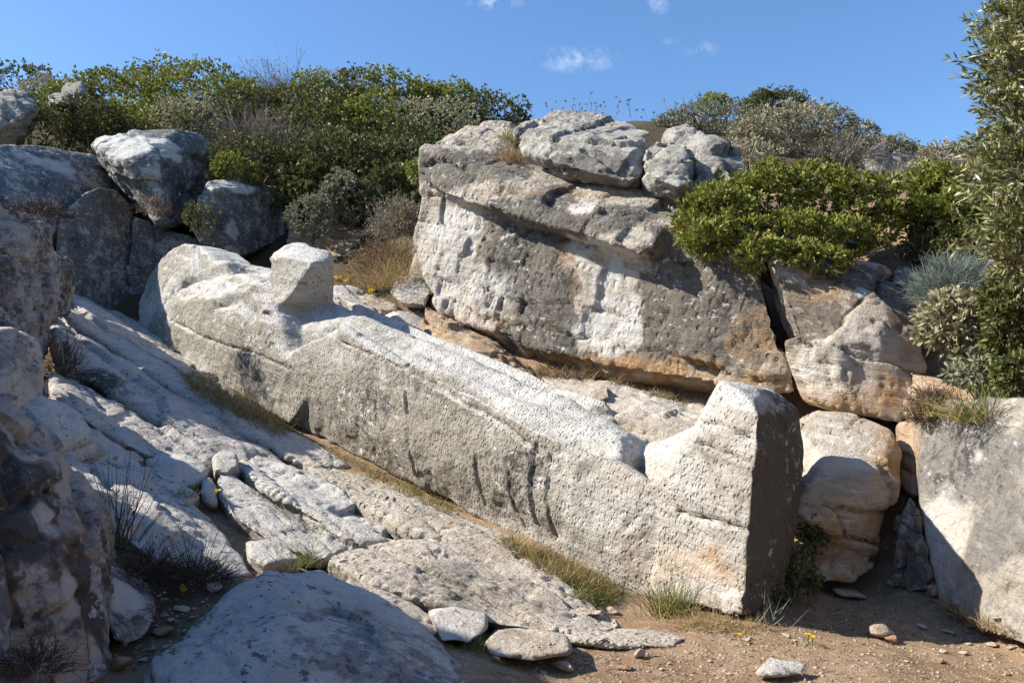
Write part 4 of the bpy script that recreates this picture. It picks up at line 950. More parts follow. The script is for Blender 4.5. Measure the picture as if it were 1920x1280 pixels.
HB = 'bushes covering the hill on the left'
bpy.context.view_layer.update()
DG = bpy.context.evaluated_depsgraph_get()
def hit(px, py):
    r = ray(px, py); r = r / np.linalg.norm(r)
    ok, loc, nor, idx, ob, mt = sc.ray_cast(DG, Vector((0, 0, EYE)), Vector(r))
    return (np.array(loc), np.array(nor)) if ok else None
def hits(poly, n):
    poly = np.array(poly, float); lo, hi = poly.min(0), poly.max(0); out = []; t = 0
    while len(out) < n and t < n * 8:
        t += 1; q = lo + rng.rand(2) * (hi - lo)
        x, y = q; ins = False
        for (x0, y0), (x1, y1) in zip(poly, np.roll(poly, -1, 0)):
            if (y0 > y) != (y1 > y) and x < (x1 - x0) * (y - y0) / (y1 - y0) + x0: ins = not ins
        if ins:
            h = hit(x, y)
            if h is not None: out.append(h[0])
    return np.array(out)
def tuft(name, label, at, n, L, mat, w=.005, r=.06, lean=.55, droop=.5, cat='grass', group=None, part='blades', extra=None):
    at = np.asarray(at, float); b = at + np.column_stack([r * rng.randn(n, 2), np.zeros(n) - .01])
    d = np.column_stack([lean * rng.randn(n, 2), np.ones(n)]) + np.column_stack([(b - at)[:, :2] * 2 / max(r, .01) * .15, np.zeros(n)])
    v, f = strips(curl(b, d, L * rng.uniform(.45, 1.15, n), 5, droop, .06), np.array([1, .9, .75, .5, .15]) * w)
    if not extra:
        o = link(name, mk_mesh(name, v - at, f, M[mat])); o.location = tuple(at); return tag(o, label, cat, group, 'thing')
    root = empty(name, at); tag(root, label, cat, group)
    link(part, mk_mesh(part, v - at, f, M[mat]), root)
    if extra:
        m2, n2, L2 = extra; b = at + np.column_stack([r * 1.4 * rng.randn(n2, 2), np.zeros(n2)])
        v, f = strips(curl(b, np.column_stack([.9 * rng.randn(n2, 2), np.ones(n2)]), L2 * rng.uniform(.4, 1.2, n2), 5, .9, .12), np.array([1, .9, .75, .5, .15]) * w)
        link('dry_blades', mk_mesh('dry_blades', v - at, f, M[m2]), root)
    return root
def mat_of_grass(name, label, poly, n, L, mats, w=.004, lean=.8):
    pts = hits(poly, n // 6)
    if len(pts) == 0: return
    c = pts.mean(0); root = None
    for k, (m, share) in enumerate(mats):
        nn = int(n * share); b = pts[rng.randint(0, len(pts), nn)] + np.column_stack([.03 * rng.randn(nn, 2), np.full(nn, -.01)])
        d = np.column_stack([lean * rng.randn(nn, 2), np.ones(nn)])
        v, f = strips(curl(b, d, L * rng.uniform(.3, 1.2, nn), 4, .7, .12), np.array([1, .85, .6, .2]) * w)
        if k == 0: V, Fc, MI = v, f, np.zeros(len(f), int)
        else: Fc = np.vstack([Fc, f + len(V)]); V = np.vstack([V, v]); MI = np.append(MI, np.full(len(f), k))
    me = mk_mesh(name, V - c, Fc, [M[m] for m, _ in mats]); me.polygons.foreach_set('material_index', MI.astype(np.int32))
    o = link(name, me); o.location = tuple(c); tag(o, label, 'grass', kind='stuff'); return o

# --- bushes of the hill on the left, back to front
HB = 'bushes covering the hill on the left'
MS, MD = dict(leaf=(.075, .034), ros=5), dict(leaf=(.07, .032), ros=5)
bush('evergreen_bush', 'dark rounded bush on the skyline at the far left', 40, 155, 20, 60, 36, 'masticdark', 900, group=HB, **MD)
bush('evergreen_bush', 'yellow green dome bush right of the far left skyline bush', 85, 172, 18.8, 48, 30, 'sage', 700, leaf=(.06, .025), ros=5, group=HB)
bush('evergreen_bush', 'small bush poking above the skyline left of the hill top', 200, 146, 22, 30, 20, 'masticdark', 350, group=HB, **MD)
bush('evergreen_bush', 'flat dark bush poking above the skyline near the hill top', 285, 141, 22, 42, 17, 'masticdark', 350, group=HB, **MD)
bush('evergreen_bush', 'bright green bush below the small skyline bush', 225, 195, 19.2, 100, 48, 'mastic', 1800, group=HB, **MS)
bush('evergreen_bush', 'broad bright green bush at the centre of the left hill crest', 375, 180, 19.4, 110, 48, 'mastic', 2000, group=HB, **MS)
twiggy('bare_shrub', 'bare twiggy shrub standing above the crest of the left hill', 545, 178, 19.5, 120, 45, 'greytwig', 1300, group=HB, w=.0045, leafmat='masticdark', nl=2500, leaf=(.06, .025))
bush('evergreen_bush', 'pale bush on the crest behind the bare twiggy shrub', 615, 160, 20.5, 60, 34, 'sage', 700, leaf=(.05, .02), ros=5, group=HB, twig=200)
bush('evergreen_bush', 'dark green bush right of the bare twiggy shrub on the crest', 655, 182, 19.2, 75, 42, 'masticdark', 1200, group=HB, **MD)
bush('evergreen_bush', 'green bush on the crest left of the sloping right end of the hill', 745, 188, 19.0, 90, 40, 'mastic', 1400, group=HB, **MS)
bush('evergreen_bush', 'green bush where the left hill crest starts to fall', 845, 195, 18.6, 75, 36, 'mastic', 1200, group=HB, **MS)
bush('evergreen_bush', 'dark bush at the right end of the left hill crest', 920, 212, 18, 68, 34, 'masticdark', 1000, group=HB, twig=250, twigmat='greytwig', **MD)
bush('evergreen_bush', 'low bush at the left edge above the grey ledge boulder', 60, 240, 16.5, 100, 42, 'masticdark', 1500, group=HB, **MD)
bush('evergreen_bush', 'brownish bush above the gap beside the fluted boulder', 175, 228, 17, 75, 40, 'masticdark', 1000, group=HB, twig=500, twigmat='drybrown', **MD)
bush('evergreen_bush', 'green bush directly above the fluted boulder', 270, 232, 17.2, 80, 40, 'mastic', 1300, group=HB, **MS)
bush('evergreen_bush', 'pale flowering bush right above the fluted boulder', 360, 220, 16.6, 55, 42, 'sage', 900, leaf=(.06, .025), ros=5, group=HB)
twiggy('bare_shrub', 'large grey brown bare shrub in the middle of the left hill', 490, 245, 16.8, 95, 75, 'greytwig', 1300, group=HB, w=.006, leafmat='masticdark', nl=1800, leaf=(.05, .02))
bush('evergreen_bush', 'dark bush right of the large bare shrub', 590, 240, 17, 85, 62, 'masticdark', 1600, group=HB, **MD)
bush('evergreen_bush', 'green bush in the middle of the hill above the shaded hollow', 680, 235, 17, 75, 52, 'mastic', 1500, group=HB, **MS)
bush('evergreen_bush', 'sage coloured bush left of the cliff top', 815, 235, 16.8, 80, 48, 'sage', 1500, leaf=(.06, .025), ros=5, group=HB)
bush('evergreen_bush', 'dark bush tucked behind the left corner of the cliff', 765, 285, 15.8, 70, 62, 'masticdark', 1500, group=HB, **MD)
bush('evergreen_bush', 'brown flecked bush behind the squat dark boulder', 480, 305, 15.3, 85, 48, 'masticdark', 1300, group=HB, twig=700, twigmat='drybrown', **MD)
bush('evergreen_bush', 'bright low bush just above the squat dark boulder', 440, 318, 14.5, 48, 26, 'mastic', 800, leaf=(.06, .028), ros=5, group=HB)
bush('evergreen_bush', 'large dark bush above the shaded hollow', 610, 315, 15.2, 85, 68, 'masticdark', 1900, group=HB, **MD)
bush('evergreen_bush', 'dark bush between the hollow and the cliff', 705, 325, 14.9, 80, 65, 'masticdark', 1700, group=HB, **MD)
bush('silver_shrub', 'silvery leaved shrub hanging over the shaded hollow', 655, 372, 14.0, 55, 44, 'greygreen', 800, leaf=(.07, .03), ros=6, group=HB)
bush('evergreen_bush', 'dark bush spilling down left of the silvery shrub', 600, 352, 14.6, 75, 60, 'masticdark', 1500, group=HB, **MD)
bush('evergreen_bush', 'dark bush spilling down between the silvery shrub and the cliff', 735, 360, 14.2, 60, 55, 'masticdark', 1200, group=HB, **MD)
bush('silver_shrub', 'small silvery shrub right of the squat dark boulder', 585, 405, 13.6, 45, 38, 'greygreen', 600, leaf=(.06, .026), ros=6, group=HB)
bush('evergreen_bush', 'small dark plant in the notch left of the squat dark boulder', 375, 405, 12.9, 28, 30, 'masticdark', 350, leaf=(.04, .018), ros=5, group=HB)
twiggy('dry_shrub', 'tan dry shrub at the left foot of the cliff', 752, 390, 12.9, 52, 50, 'greytwig', 700, w=.005, leafmat='sage', nl=2200, leaf=(.04, .016))
bush('spurge_plant', 'small lime green spurge at the left corner of the cliff', 786, 322, 13.4, 24, 24, 'lime', 300, leaf=(.07, .02), ros=6, lump=5)
for k, (x, y, d, rx, ry, m, what) in enumerate([(140, 200, 18.5, 70, 35, 'mastic', 'green bush between the two leftmost skyline bushes'), (300, 165, 20.5, 80, 34, 'mastic', 'green bush just under the flat dark skyline bush'), (460, 195, 18.5, 70, 42, 'mastic', 'green bush at the left foot of the crest twigs'),
        (600, 195, 18.6, 80, 42, 'mastic', 'olive green bush at the right foot of the crest twigs'), (800, 200, 18.9, 70, 34, 'masticdark', 'olive bush filling the crest gap near its right end'), (540, 340, 15.6, 60, 50, 'masticdark', 'shaded bush right above the squat dark boulder'), (420, 240, 17.6, 60, 50, 'masticdark', 'dark bush left of the large bare shrub')]):
    bush('evergreen_bush', what, x, y, d, rx, ry, m, 1300, group=HB, **MS)
# --- right hill
HR = 'shrubs on the hill to the right'
bush('dome_bush', 'dark smooth dome bush on the right skyline', 1452, 202, 17, 76, 32, 'masticdark', 1900, leaf=(.05, .02), ros=5, lump=3, lsize=.4, group=HR)
bush('spurge_plant', 'light green dome plant on the right skyline left of the dark dome', 1338, 200, 16.4, 36, 24, 'lime', 600, leaf=(.05, .02), ros=5, lump=3, group=HR)
bush('silver_shrub', 'grey green shrub behind the pale boulder on the cliff top', 1335, 240, 15.2, 100, 44, 'greygreen', 1700, leaf=(.05, .018), ros=5, group=HR, twig=400)
bush('silver_shrub', 'large pale yellow leaved shrub above the mastic bush', 1470, 258, 14, 105, 60, 'sage', 2300, leaf=(.05, .022), ros=5, group=HR, twig=500)
twiggy('bare_shrub', 'grey bare shrub right of the pale yellow leaved shrub', 1580, 285, 13.4, 75, 45, 'greytwig', 900, group=HR, w=.005, leafmat='sage', nl=1800, leaf=(.035, .014))
bush('silver_shrub', 'small pale dome shrub on the right skyline', 1615, 258, 14.6, 38, 30, 'sage', 600, leaf=(.045, .016), ros=5, lump=4, group=HR, twig=150)
twiggy('bare_shrub', 'grey bare shrub on the skyline right of the hill outcrop', 1745, 300, 13, 50, 30, 'greytwig', 600, group=HR, w=.005, leafmat='sage', nl=500, leaf=(.03, .012))
twiggy('bare_shrub', 'grey twigs between the hill outcrop and the mastic bush', 1670, 335, 12, 80, 32, 'greytwig', 800, group=HR, w=.005, leafmat='greygreen', nl=1500, leaf=(.035, .014))
twiggy('bare_shrub', 'grey twigs behind the olive tree on the right skyline', 1815, 310, 11.5, 55, 42, 'greytwig', 700, group=HR, w=.005, leafmat='sage', nl=900, leaf=(.03, .012))
bush('mastic_bush', 'wide glossy green mastic bush spilling over the cliff edge', 0, 0, 0, 0, 0, 'mastic', 7200, leaf=(.06, .02), ros=7, lump=8, lsize=.42, berry=90, up=.5, spread=.65, twig=500, twigmat='drybrown',
     lumps=[(1345, 400, 9.5, 78, 62), (1300, 430, 9.4, 40, 40), (1440, 370, 9.8, 95, 68), (1540, 375, 9.8, 90, 68), (1610, 390, 9.7, 80, 70), (1390, 440, 9.2, 75, 50), (1500, 445, 9.2, 85, 50), (1580, 450, 9.4, 70, 42), (1500, 480, 8.8, 42, 28), (1650, 420, 9.6, 45, 55), (1325, 452, 9.1, 58, 36), (1425, 478, 8.9, 58, 34), (1540, 488, 8.8, 55, 28)])
bush('mastic_bush', 'smaller mastic bush between the wide one and the olive tree', 0, 0, 0, 0, 0, 'mastic', 2300, leaf=(.06, .02), ros=7, lump=7, lsize=.42, berry=25, up=.5, spread=.6,
     lumps=[(1760, 350, 9.8, 62, 48), (1800, 400, 9.4, 55, 60), (1735, 410, 9.6, 48, 50)])
twiggy('spiny_shrub', 'blue grey spiny shrub above the pale leaved shrub on the right', 1795, 500, 8.0, 75, 68, 'bluegrey', 1300, fork=5, w=.0035, up=.7)
bush('silver_shrub', 'pale leaved shrub on top of the grey wall at right', 1800, 612, 7.2, 85, 68, 'sage', 900, leaf=(.065, .028), ros=7, lump=9)
bush('evergreen_bush', 'dark leafy bush under the olive tree at the right edge', 1895, 610, 6.6, 55, 110, 'masticdark', 1100, leaf=(.05, .02), ros=6)
twiggy('dead_shrub', 'rusty brown dead shrub hanging on the ledge left of the grey wall', 1750, 735, 7.1, 42, 52, 'drybrown', 700, fork=4, w=.004, leafmat='drybrown', nl=1500, leaf=(.03, .012))
bush('silver_shrub', 'low pale shrub between the cap rocks and the large yellow leaved shrub', 1400, 300, 12.9, 80, 38, 'sage', 1000, leaf=(.045, .018), ros=5, group=HR, twig=300)
bush('silver_shrub', 'grey shrub filling the slope right of the dark dome bush', 1545, 245, 15, 75, 40, 'greygreen', 1000, leaf=(.05, .018), ros=5, group=HR, twig=300)
bush('silver_shrub', 'small grey shrub at the left end of the right hill crest', 1265, 235, 15.4, 45, 26, 'greygreen', 500, leaf=(.05, .018), ros=5, group=HR, twig=200)
bush('silver_shrub', 'pale shrub above the smaller mastic bush', 1740, 330, 11.6, 70, 32, 'sage', 700, leaf=(.04, .016), ros=5, group=HR, twig=300)
bush('evergreen_bush', 'dark bush filling the slope behind the spiny shrub', 1780, 460, 9.6, 95, 60, 'masticdark', 1200, leaf=(.05, .02), ros=6)
bush('evergreen_bush', 'dark shrub low on the right edge above the grey wall', 1905, 705, 6.3, 50, 42, 'masticdark', 600, leaf=(.045, .018), ros=6)
bush('silver_shrub', 'pale scrub on the right skyline just left of the hill outcrop', 1660, 285, 13.8, 60, 32, 'greygreen', 700, leaf=(.045, .016), ros=5, group=HR, twig=300)
bush('silver_shrub', 'pale scrub on the right skyline beside the olive tree', 1780, 300, 12.6, 60, 34, 'sage', 700, leaf=(.04, .016), ros=5, group=HR, twig=300)
twiggy('dry_shrub', 'golden brown dry shrub in front of the shaded hollow', 725, 470, 13.6, 62, 55, 'drybrown', 700, w=.005, leafmat='dry', nl=2600, leaf=(.04, .014))
bush('silver_shrub', 'low grey shrub under the pale leaved shrub above the wall', 1835, 700, 6.9, 62, 42, 'greygreen', 500, leaf=(.045, .018), ros=6)
# --- olive tree at the right edge
def olive():
    foot = np.array([4.75, 5.9, 1.9]); root = empty('olive_tree', foot)
    tag(root, 'olive tree with narrow silvery leaves reaching in from the right edge', 'tree')
    L = [(1922, 40, 5.6, 66, 80), (1890, 125, 5.5, 46, 55), (1915, 230, 5.5, 55, 70), (1900, 320, 5.4, 50, 60), (1912, 430, 5.4, 52, 60), (1918, 500, 5.4, 40, 40), (2000, 150, 5.8, 130, 150), (2000, 380, 5.8, 120, 140), (2080, 20, 6, 150, 140), (1960, -70, 5.8, 90, 80)]
    lc = np.array([P(a, b, c) for a, b, c, *_ in L]); lr = np.array([[r1 / FPX * c, r1 / FPX * c, r2 / FPX * c] for a, b, c, r1, r2 in L])
    tb = [tube(foot - [0, 0, .4], foot + np.array([.0, .05, 1.3]), .11, .085, 8, 5, .04)]
    top = foot + np.array([0, .05, 1.3])
    for c in lc: tb.append(tube(foot + (top - foot) * rng.uniform(.4, 1), c, .045, .012, 6, 5, .08))
    v, f = join(tb); link('trunk', mk_mesh('trunk', v - foot, f, M['bark']), root)
    w = (lr ** 2).sum(1); n = 2300; k = rng.choice(len(lc), n, p=w / w.sum())
    st = lc[k] + unit(rng.randn(n, 3)) * lr[k] * rng.uniform(.1, .85, (n, 1))
    d = unit(st - lc[k]) * .8 + np.array([-.3, -.15, .5]) + .5 * rng.randn(n, 3)
    ln = rng.uniform(.16, .34, n); tw = curl(st, d, ln, 7, .1, .1)
    tv, tf = strips(tw, np.linspace(.007, .002, 7))
    B_, D_ = [], []
    for j in range(1, 7):
        for s in range(4):
            t = unit(tw[:, j] - tw[:, j - 1]); sd = unit(np.cross(t, rng.randn(n, 3)))
            B_.append(tw[:, j] - t * rng.uniform(0, .03, (n, 1))); D_.append(t * .75 + sd * .65)
    b, dd = np.vstack(B_), np.vstack(D_)
    v, f = leaves(b, dd, (.07 * rng.uniform(.6, 1.2, len(b))), .017); fo = link('crown', mk_mesh('crown', v - foot, f, M['olive']), root)
    link('twigs', mk_mesh('twigs', tv - foot, tf, M['bark']), fo)
olive()
# --- plants low down
def at(px, py):
    h = hit(px, py); return h[0] if h else P(px, py, 6)
bush('leafy_weed', 'dark green weed growing in the shadow behind the feet of the statue', 0, 0, 0, 0, 0, 'masticdark', 700, leaf=(.035, .02), ros=5, lump=6, cat='plant',
     lumps=[(1475, 1065, 6.7, 45, 50), (1520, 1010, 7.0, 28, 45), (1500, 1085, 6.6, 40, 30), (1445, 1110, 6.3, 22, 25)])
tuft('grass_clump', 'green grass clump at the bottom of the statue feet', at(1258, 1152), 260, .36, 'grass', .005, .07, .32, .35, extra=('dry', 120, .25))
tuft('grass_clump', 'dry yellow grass around the toe of the statue', at(1340, 1165), 160, .2, 'dry', .004, .16, .8, .5)
tuft('white_weed', 'thin pale weed with small leaves at the corner of the statue feet', at(1432, 1165), 40, .25, 'bluegrey', .006, .06, .5, .2, cat='plant')
tuft('grass_clump', 'long grass hanging from the ledge above the grey wall', at(1838, 790), 260, .42, 'grass', .006, .10, .6, 1.2, extra=('dry', 160, .35))
tuft('grass_clump', 'dry grass under the rusty dead shrub', at(1770, 778), 200, .28, 'dry', .005, .12, .7, 1.0)
tuft('reed_clump', 'tall dark reeds in front of the shaded white slab', P(222, 985, 5.0) - [0, 0, .1], 60, .62, 'reed', .007, .05, .28, .25, cat='reeds')
tuft('reed_clump', 'short dark reeds at the foot of the shaded white slab', P(368, 1070, 5.15) - [0, 0, .05], 60, .42, 'reed', .005, .10, .3, .15, cat='reeds')
twiggy('dead_shrub', 'dark tangled dead brush in the shaded gully', 265, 1045, 4.95, 85, 42, 'darktwig', 420, fork=3, w=.003, up=.6)
twiggy('dead_shrub', 'tangled dark stems at the foot of the short reeds', 370, 1060, 5.1, 70, 35, 'darktwig', 300, fork=3, w=.003, up=.6)
twiggy('dead_shrub', 'dead twigs in the cleft beside the brown veined rock', 120, 640, 8.6, 38, 70, 'darktwig', 220, fork=3, w=.004, up=.7)
twiggy('dead_shrub', 'brown dead grass at the foot of the bottom left corner rock', 70, 1215, 3.2, 60, 45, 'darktwig', 260, fork=3, w=.0025, up=.4)
twiggy('dead_shrub', 'dark tangle in the hollow of the grey ledge boulder', 75, 385, 10.6, 55, 22, 'darktwig', 260, fork=3, w=.005, up=.5)
twiggy('dead_shrub', 'brown twigs in the notch below the fluted boulder', 285, 370, 12.6, 25, 28, 'drybrown', 160, fork=3, w=.004, up=.5)
tuft('dry_grass_clump', 'golden dry grass tuft in the cleft of the cliff top', at(962, 305), 300, .42, 'dry', .006, .10, .5, .9)
tuft('spurge_plant', 'green sprig beside the golden tuft on the cliff top', at(952, 262), 60, .25, 'lime', .014, .06, .6, .4, cat='plant')
tuft('dry_grass_clump', 'tall golden dry grass at the left foot of the cliff', at(740, 535), 700, .7, 'dry', .0045, .28, .6, 1.1)
tuft('dry_grass_clump', 'short golden dry grass behind the yellow flowers', at(700, 538), 380, .4, 'dry', .0045, .18, .7, 1.0)
mat_of_grass('dry_grass', 'dry yellow and green grass in the gap beside the shoulder of the statue', [(340, 700), (400, 715), (500, 770), (560, 812), (520, 818), (430, 780), (360, 735)], 2600, .2, [('dry', .7), ('grass', .3)], .006)
mat_of_grass('dry_grass', 'thin dry grass along the base of the statue flank', [(590, 825), (700, 880), (800, 925), (870, 960), (840, 965), (740, 920), (640, 868)], 1500, .11, [('dry', .5), ('grass', .5)], .005)
mat_of_grass('dry_grass', 'orange dry grass below the knees of the statue', [(920, 1005), (1000, 1030), (1080, 1065), (1160, 1110), (1130, 1130), (1040, 1080), (950, 1025)], 2600, .15, [('dry', .75), ('grass', .25)], .005)
mat_of_grass('green_grass', 'green grass patch beside the lower leg of the statue', [(1060, 1085), (1110, 1085), (1165, 1115), (1130, 1140), (1080, 1120)], 1200, .12, [('grass', .85), ('dry', .15)], .005)
mat_of_grass('dry_grass', 'rusty dry grass on the ledge under the cliff overhang', [(1000, 690), (1060, 685), (1130, 700), (1120, 712), (1010, 708)], 1500, .16, [('drybrown', .5), ('dry', .5)], .006)
mat_of_grass('dry_grass', 'rusty and green grass fringe under the cliff right of the ledge grass', [(1130, 702), (1220, 722), (1300, 745), (1290, 760), (1200, 735), (1130, 715)], 1200, .12, [('drybrown', .5), ('grass', .2), ('dry', .3)], .005)
mat_of_grass('dry_grass', 'dry straw scattered in front of the statue feet', [(1250, 1165), (1420, 1172), (1460, 1180), (1400, 1190), (1260, 1180)], 700, .12, [('dry', .9), ('grass', .1)], .004, 1.3)
mat_of_grass('dry_grass', 'dry grass along the foot of the grey wall', [(1760, 1125), (1850, 1165), (1915, 1190), (1900, 1205), (1800, 1160)], 800, .14, [('dry', .8), ('drybrown', .2)], .004)
mat_of_grass('dry_grass', 'weedy green strip in the crack between the white slabs', [(455, 905), (520, 945), (600, 1000), (590, 1005), (510, 955), (450, 915)], 500, .07, [('grass', .6), ('drybrown', .4)], .004)
tuft('grass_clump', 'wispy grass tuft at the shadow edge beside the pitted slab', at(548, 1055), 150, .2, 'grass', .004, .10, .7, .5)
tuft('grass_clump', 'little green tuft beside the rounded white stone', at(352, 930), 70, .12, 'grass', .004, .05, .7, .5)
tuft('grass_clump', 'green weeds in the gap under the sandy boulder', at(880, 1215), 110, .1, 'grass', .005, .06, .8, .5)
# dry seed heads on the cliff top
def seedheads():
    n = 46; px = rng.uniform(1040, 1225, n); base = np.array([P(x, 222 + max(0, x - 1180) * .4 + 6, 12.3) for x in px]) + .2 * rng.randn(n, 3) * [1, 1, .1]
    tw = curl(base, np.column_stack([.2 * rng.randn(n, 2), np.ones(n)]), rng.uniform(.15, .34, n), 5, 0, .08)
    v1, f1 = strips(tw, np.full(5, .006)); hd = np.repeat(tw[:, -1], 6, 0); v2, f2 = leaves(hd + .006 * rng.randn(len(hd), 3), rng.randn(len(hd), 3), .03, .02)
    v, f = join([(v1, f1), (v2, f2)]); c = base.mean(0); o = link('dry_seedheads', mk_mesh('dry_seedheads', v - c, f, M['drybrown'])); o.location = tuple(c)
    tag(o, 'thin dry seed heads standing along the top of the largest cap rock', 'dry plants', kind='stuff')
seedheads()
# --- yellow flowers
def flower(label, px, py, size=.05, group=None, stem=.05):
    p = at(px, py + size * .5 * 150); root = empty('yellow_flower', p); tag(root, label, 'flower', group)
    top = np.array([.01 * rng.randn(), .01 * rng.randn(), stem])
    v, f = tube(np.zeros(3), top, .004, .003, 4, 2); link('stem', mk_mesh('stem', v, f, M['grass']), root)
    th = np.linspace(0, 2 * math.pi, 7)[:6]; d = np.column_stack([np.cos(th) * .8, np.sin(th) * .8, np.full(6, .75)])
    v, f = leaves(np.tile(top, (6, 1)), d, size, size * .62); v2, f2 = leaves(np.tile(top, (6, 1)), d * [.6, .6, 1], size * .9, size * .5)
    v, f = join([(v, f), (v2, f2)]); link('bloom', mk_mesh('bloom', v, f, M['petal']), root)
ORD = ['leftmost', 'second', 'third', 'fourth', 'fifth', 'sixth', 'seventh', 'eighth', 'ninth', 'tenth', 'eleventh', 'twelfth', 'thirteenth', 'fourteenth', 'fifteenth', 'sixteenth', 'seventeenth', 'eighteenth']
def nth(k, n):
    return 'leftmost of the %s' % {2: 'two', 3: 'three'}.get(n, 'row') if k == 0 else ('rightmost of the %s' % {2: 'two', 3: 'three'}.get(n, 'row') if k == n - 1 else ORD[k] + ' from the left')
def flowers(what, spots, size, group):
    spots = sorted(spots)
    for k, (x, y) in enumerate(spots): flower('yellow flower %s, %s' % (what, nth(k, len(spots))), x, y, size, group)
flowers('on the ledge behind the beard block', [(627, 522), (634, 524), (643, 521), (650, 525), (657, 519), (647, 529)], .09, 'yellow flowers behind the beard block')
flowers('beside the short dry grass above the chest', [(692, 540), (700, 543), (695, 548)], .085, 'yellow flowers above the chest')
flower('single yellow flower on the white rock pile at the foot of the cliff', 803, 517, .08)
flowers('beside the golden tuft on the cliff top', [(997, 300), (1004, 303)], .085, 'yellow flowers on the cliff top')
flowers('at the base of the statue flank', [(807, 926), (816, 928)], .065, 'yellow flowers at the base of the flank')
flower('tiny yellow flower in the crack beside the white tongue slab', 405, 930, .04)
flowers('in the shaded gully', [(342, 1117), (348, 1122)], .03, 'yellow flowers in the gully')
flower('yellow flower beside the pale pebble in the gully', 402, 1096, .03)
flower('tiny yellow flower lying on the path left of the larger pair', 1394, 1208, .028)
flowers('on the path below the shadow of the feet', [(1515, 1204), (1523, 1209)], .03, 'yellow flowers on the path')
# ------------------------------------------------------------------ loose stones
def stone_shapes():
    out = []
    for k in range(6):
        pts = unit(rng.randn(16, 3)) * rng.uniform(.6, 1, (16, 1)) * np.array([1, .72, .45]) * .5
        me = remesh(hull_mesh([pts]), .06); co = get_co(me); no = get_no(me)
        set_co(me, co + no * (.04 * fbm(co * 4, 3, k + 70))[:, None]); smooth_shade(me); out.append(me)
    return out
SH = stone_shapes()
def stone(label, px, py, w, mat='stone', group=None, flat=1.0, rz=None, name='stone'):
    p = at(px, py); d = p[1]; s = 1.35 * w / FPX * d
    me = SH[rng.randint(len(SH))].copy(); me.materials.clear(); me.materials.append(M[mat])
    o = link(name, me); o.scale = (s, s, s * flat * 1.1); o.rotation_euler = (rng.uniform(-.2, .2), rng.uniform(-.2, .2), rz if rz is not None else rng.uniform(0, 6.28))
    o.location = (p[0], p[1], p[2] + s * .17 * flat); tag(o, label, 'stone', group); return o
stone('grey striped stone embedded in the path beside the orange stone', 1652, 1196, 62, 'stone', rz=.6)
stone('orange stone lying against the grey striped stone', 1673, 1206, 32, 'redstone', rz=.1)
stone('pale block shaped stone on the path in front of the bedrock tongue', 1200, 1232, 26, 'stone', flat=1.4)
stone('rusty flat stone on the path near the pale block shaped stone', 1172, 1255, 30, 'redstone', flat=.6, rz=.1)
stone('white flat rock cropping out at the bottom edge of the path', 1455, 1274, 110, 'slab', flat=.5, rz=.1)
stone('flat buff stone on the path below the grassy gap', 1112, 1155, 36, 'redstone', flat=.6)
stone('pale flat stone beside the buff stone at the statue base', 1148, 1148, 30, 'stone', flat=.6)
stone('knobbly stone at the shadow edge below the sandy boulder', 1058, 1258, 46, 'stone', flat=.9)
stone('grey slab stone lying in the shadow behind the feet', 1595, 1120, 66, 'stone', flat=.5, rz=-.1)
stone('white stone in the shadow beside the leaning slab', 1672, 1098, 26, 'stone')
stone('two toned stone heap at the foot of the leaning slab', 1690, 1066, 34, 'dark', flat=1.2)
stone('pale pebble in the shaded gully between two yellow flowers', 402, 1108, 34, 'slab')
stone('rusty stone in the gully beside the domed slab', 305, 1190, 46, 'redstone', flat=.7)
stone('flat grey stone in the gully above the rusty stone', 340, 1145, 34, 'stone', flat=.6)
stone('brown stone at the bottom of the gully by the corner rock', 225, 1255, 50, 'redstone')
stone('small white stone at the foot of the grey wall', 1792, 1135, 16, 'slab')
stone('brick red pebble on the path near the grey wall', 1812, 1185, 10, 'redstone', flat=1.5)
def chips(what, group, mat, flat, spots):
    spots = sorted(spots)
    for k, (x, y, w) in enumerate(spots): stone('small %s, %s' % (what, nth(k, len(spots))), x, y, w, mat, group, flat)
chips('pale chip on the right of the path', 'pale chips on the path at right', 'stone', .5, [(1728, 1176, 26), (1778, 1186, 26), (1822, 1174, 34), (1845, 1184, 24), (1816, 1208, 16), (1860, 1211, 28), (1768, 1222, 20), (1805, 1225, 24), (1850, 1238, 16), (1870, 1160, 20), (1900, 1215, 22), (1475, 1193, 24), (1490, 1202, 14), (1560, 1185, 12), (1400, 1200, 14), (1700, 1240, 12)])
chips('rusty chip on the right of the path', 'rusty chips on the path at right', 'redstone', .6, [(1765, 1242, 22), (1888, 1264, 20), (1732, 1270, 16), (1452, 1160, 10), (1640, 1150, 12), (1690, 1165, 10)])
chips('stone chip in front of the bedrock tongue', 'chips in front of the bedrock tongue', 'stone', .6, [(1130, 1200, 16), (1160, 1215, 12), (1230, 1230, 14), (1240, 1255, 12), (1255, 1244, 10), (1290, 1225, 12), (1330, 1240, 12), (1100, 1245, 14), (1020, 1262, 14)])
chips('stone in the shaded gully beside the domed slab', 'stones in the gully', 'stone', .7, [(300, 1120, 20), (320, 1165, 22), (360, 1160, 16), (285, 1220, 22), (310, 1215, 18), (270, 1240, 24), (345, 1185, 16), (380, 1130, 14)])
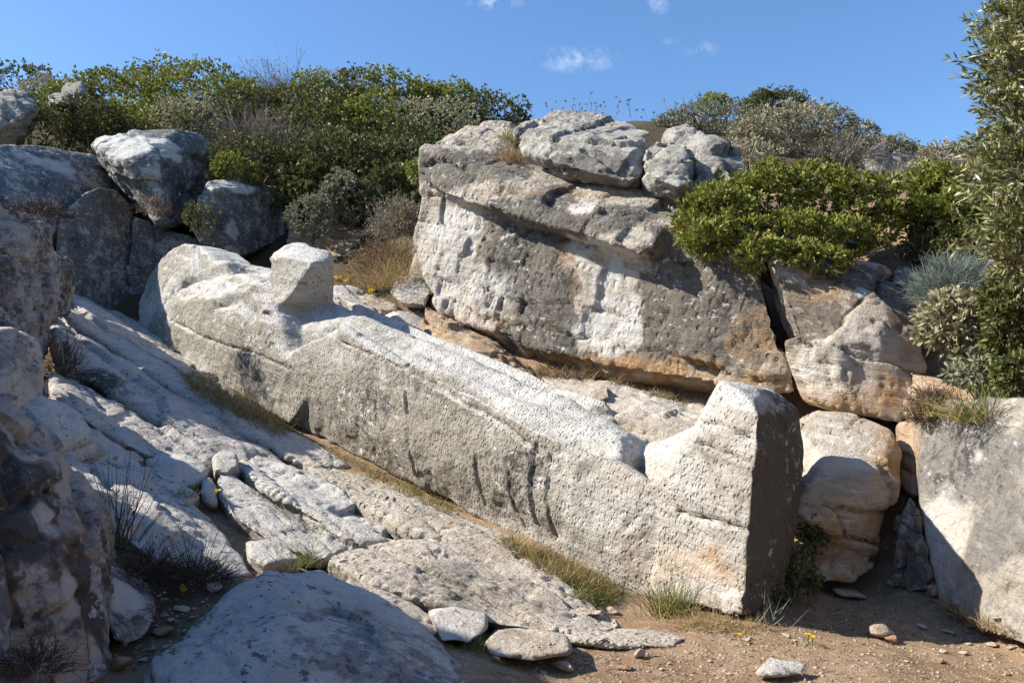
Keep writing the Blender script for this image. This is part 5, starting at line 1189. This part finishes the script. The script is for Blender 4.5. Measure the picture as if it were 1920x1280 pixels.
# fine gravel
def gravel():
    px = np.concatenate([hits([(1000, 1200), (1920, 1190), (1920, 1280), (950, 1280)], 1700), hits([(1420, 1090), (1760, 1110), (1900, 1200), (1300, 1200)], 700), hits([(290, 1090), (420, 1080), (400, 1160), (230, 1280), (210, 1240)], 250), hits([(600, 840), (900, 990), (1140, 1130), (1080, 1120), (850, 1000)], 150)])
    n = len(px); s = .005 + .016 * rng.rand(n) ** 4
    ov = np.array([[1, 0, 0], [-1, 0, 0], [0, 1, 0], [0, -1, 0], [0, 0, .6], [0, 0, -.6]], float)
    of = np.array([[0, 2, 4], [2, 1, 4], [1, 3, 4], [3, 0, 4], [2, 0, 5], [1, 2, 5], [3, 1, 5], [0, 3, 5]])
    v = (px[:, None] + (ov[None] * rng.uniform(.5, 1.3, (n, 6, 1))) * s[:, None, None]).reshape(-1, 3); f = (np.arange(n)[:, None, None] * 6 + of[None]).reshape(-1, 3)
    c = px.mean(0); o = link('gravel', mk_mesh('gravel', v - c, f, M['stone'])); o.location = tuple(c); tag(o, 'fine pale gravel scattered over the dirt path and gully', 'gravel', kind='stuff')
gravel()
# dry leaf litter and straw on the path
def litter():
    pts = np.concatenate([hits([(950, 1230), (1300, 1190), (1920, 1190), (1920, 1280), (920, 1280)], 700), hits([(1420, 1120), (1760, 1130), (1880, 1190), (1300, 1190)], 350), hits([(220, 1150), (420, 1090), (400, 1150), (230, 1280)], 250)])
    n = len(pts); v1, f1 = leaves(pts + [0, 0, .006], np.column_stack([rng.randn(n, 2), .12 * rng.randn(n)]), .03 * rng.uniform(.4, 1.6, n), .008)
    m = n // 3; q = pts[rng.randint(0, n, m)] + [0, 0, .006]; v2, f2 = strips(curl(q, np.column_stack([rng.randn(m, 2), .1 * rng.randn(m)]), .1 * rng.uniform(.3, 1.3, m), 4, .05, .1), np.full(4, .003))
    v, f = join([(v1, f1), (v2, f2)]); c = pts.mean(0); o = link('leaf_litter', mk_mesh('leaf_litter', v - c, f, M['drybrown'])); o.location = tuple(c); tag(o, 'dry leaves and straw lying on the dirt path', 'litter', kind='stuff')
litter()
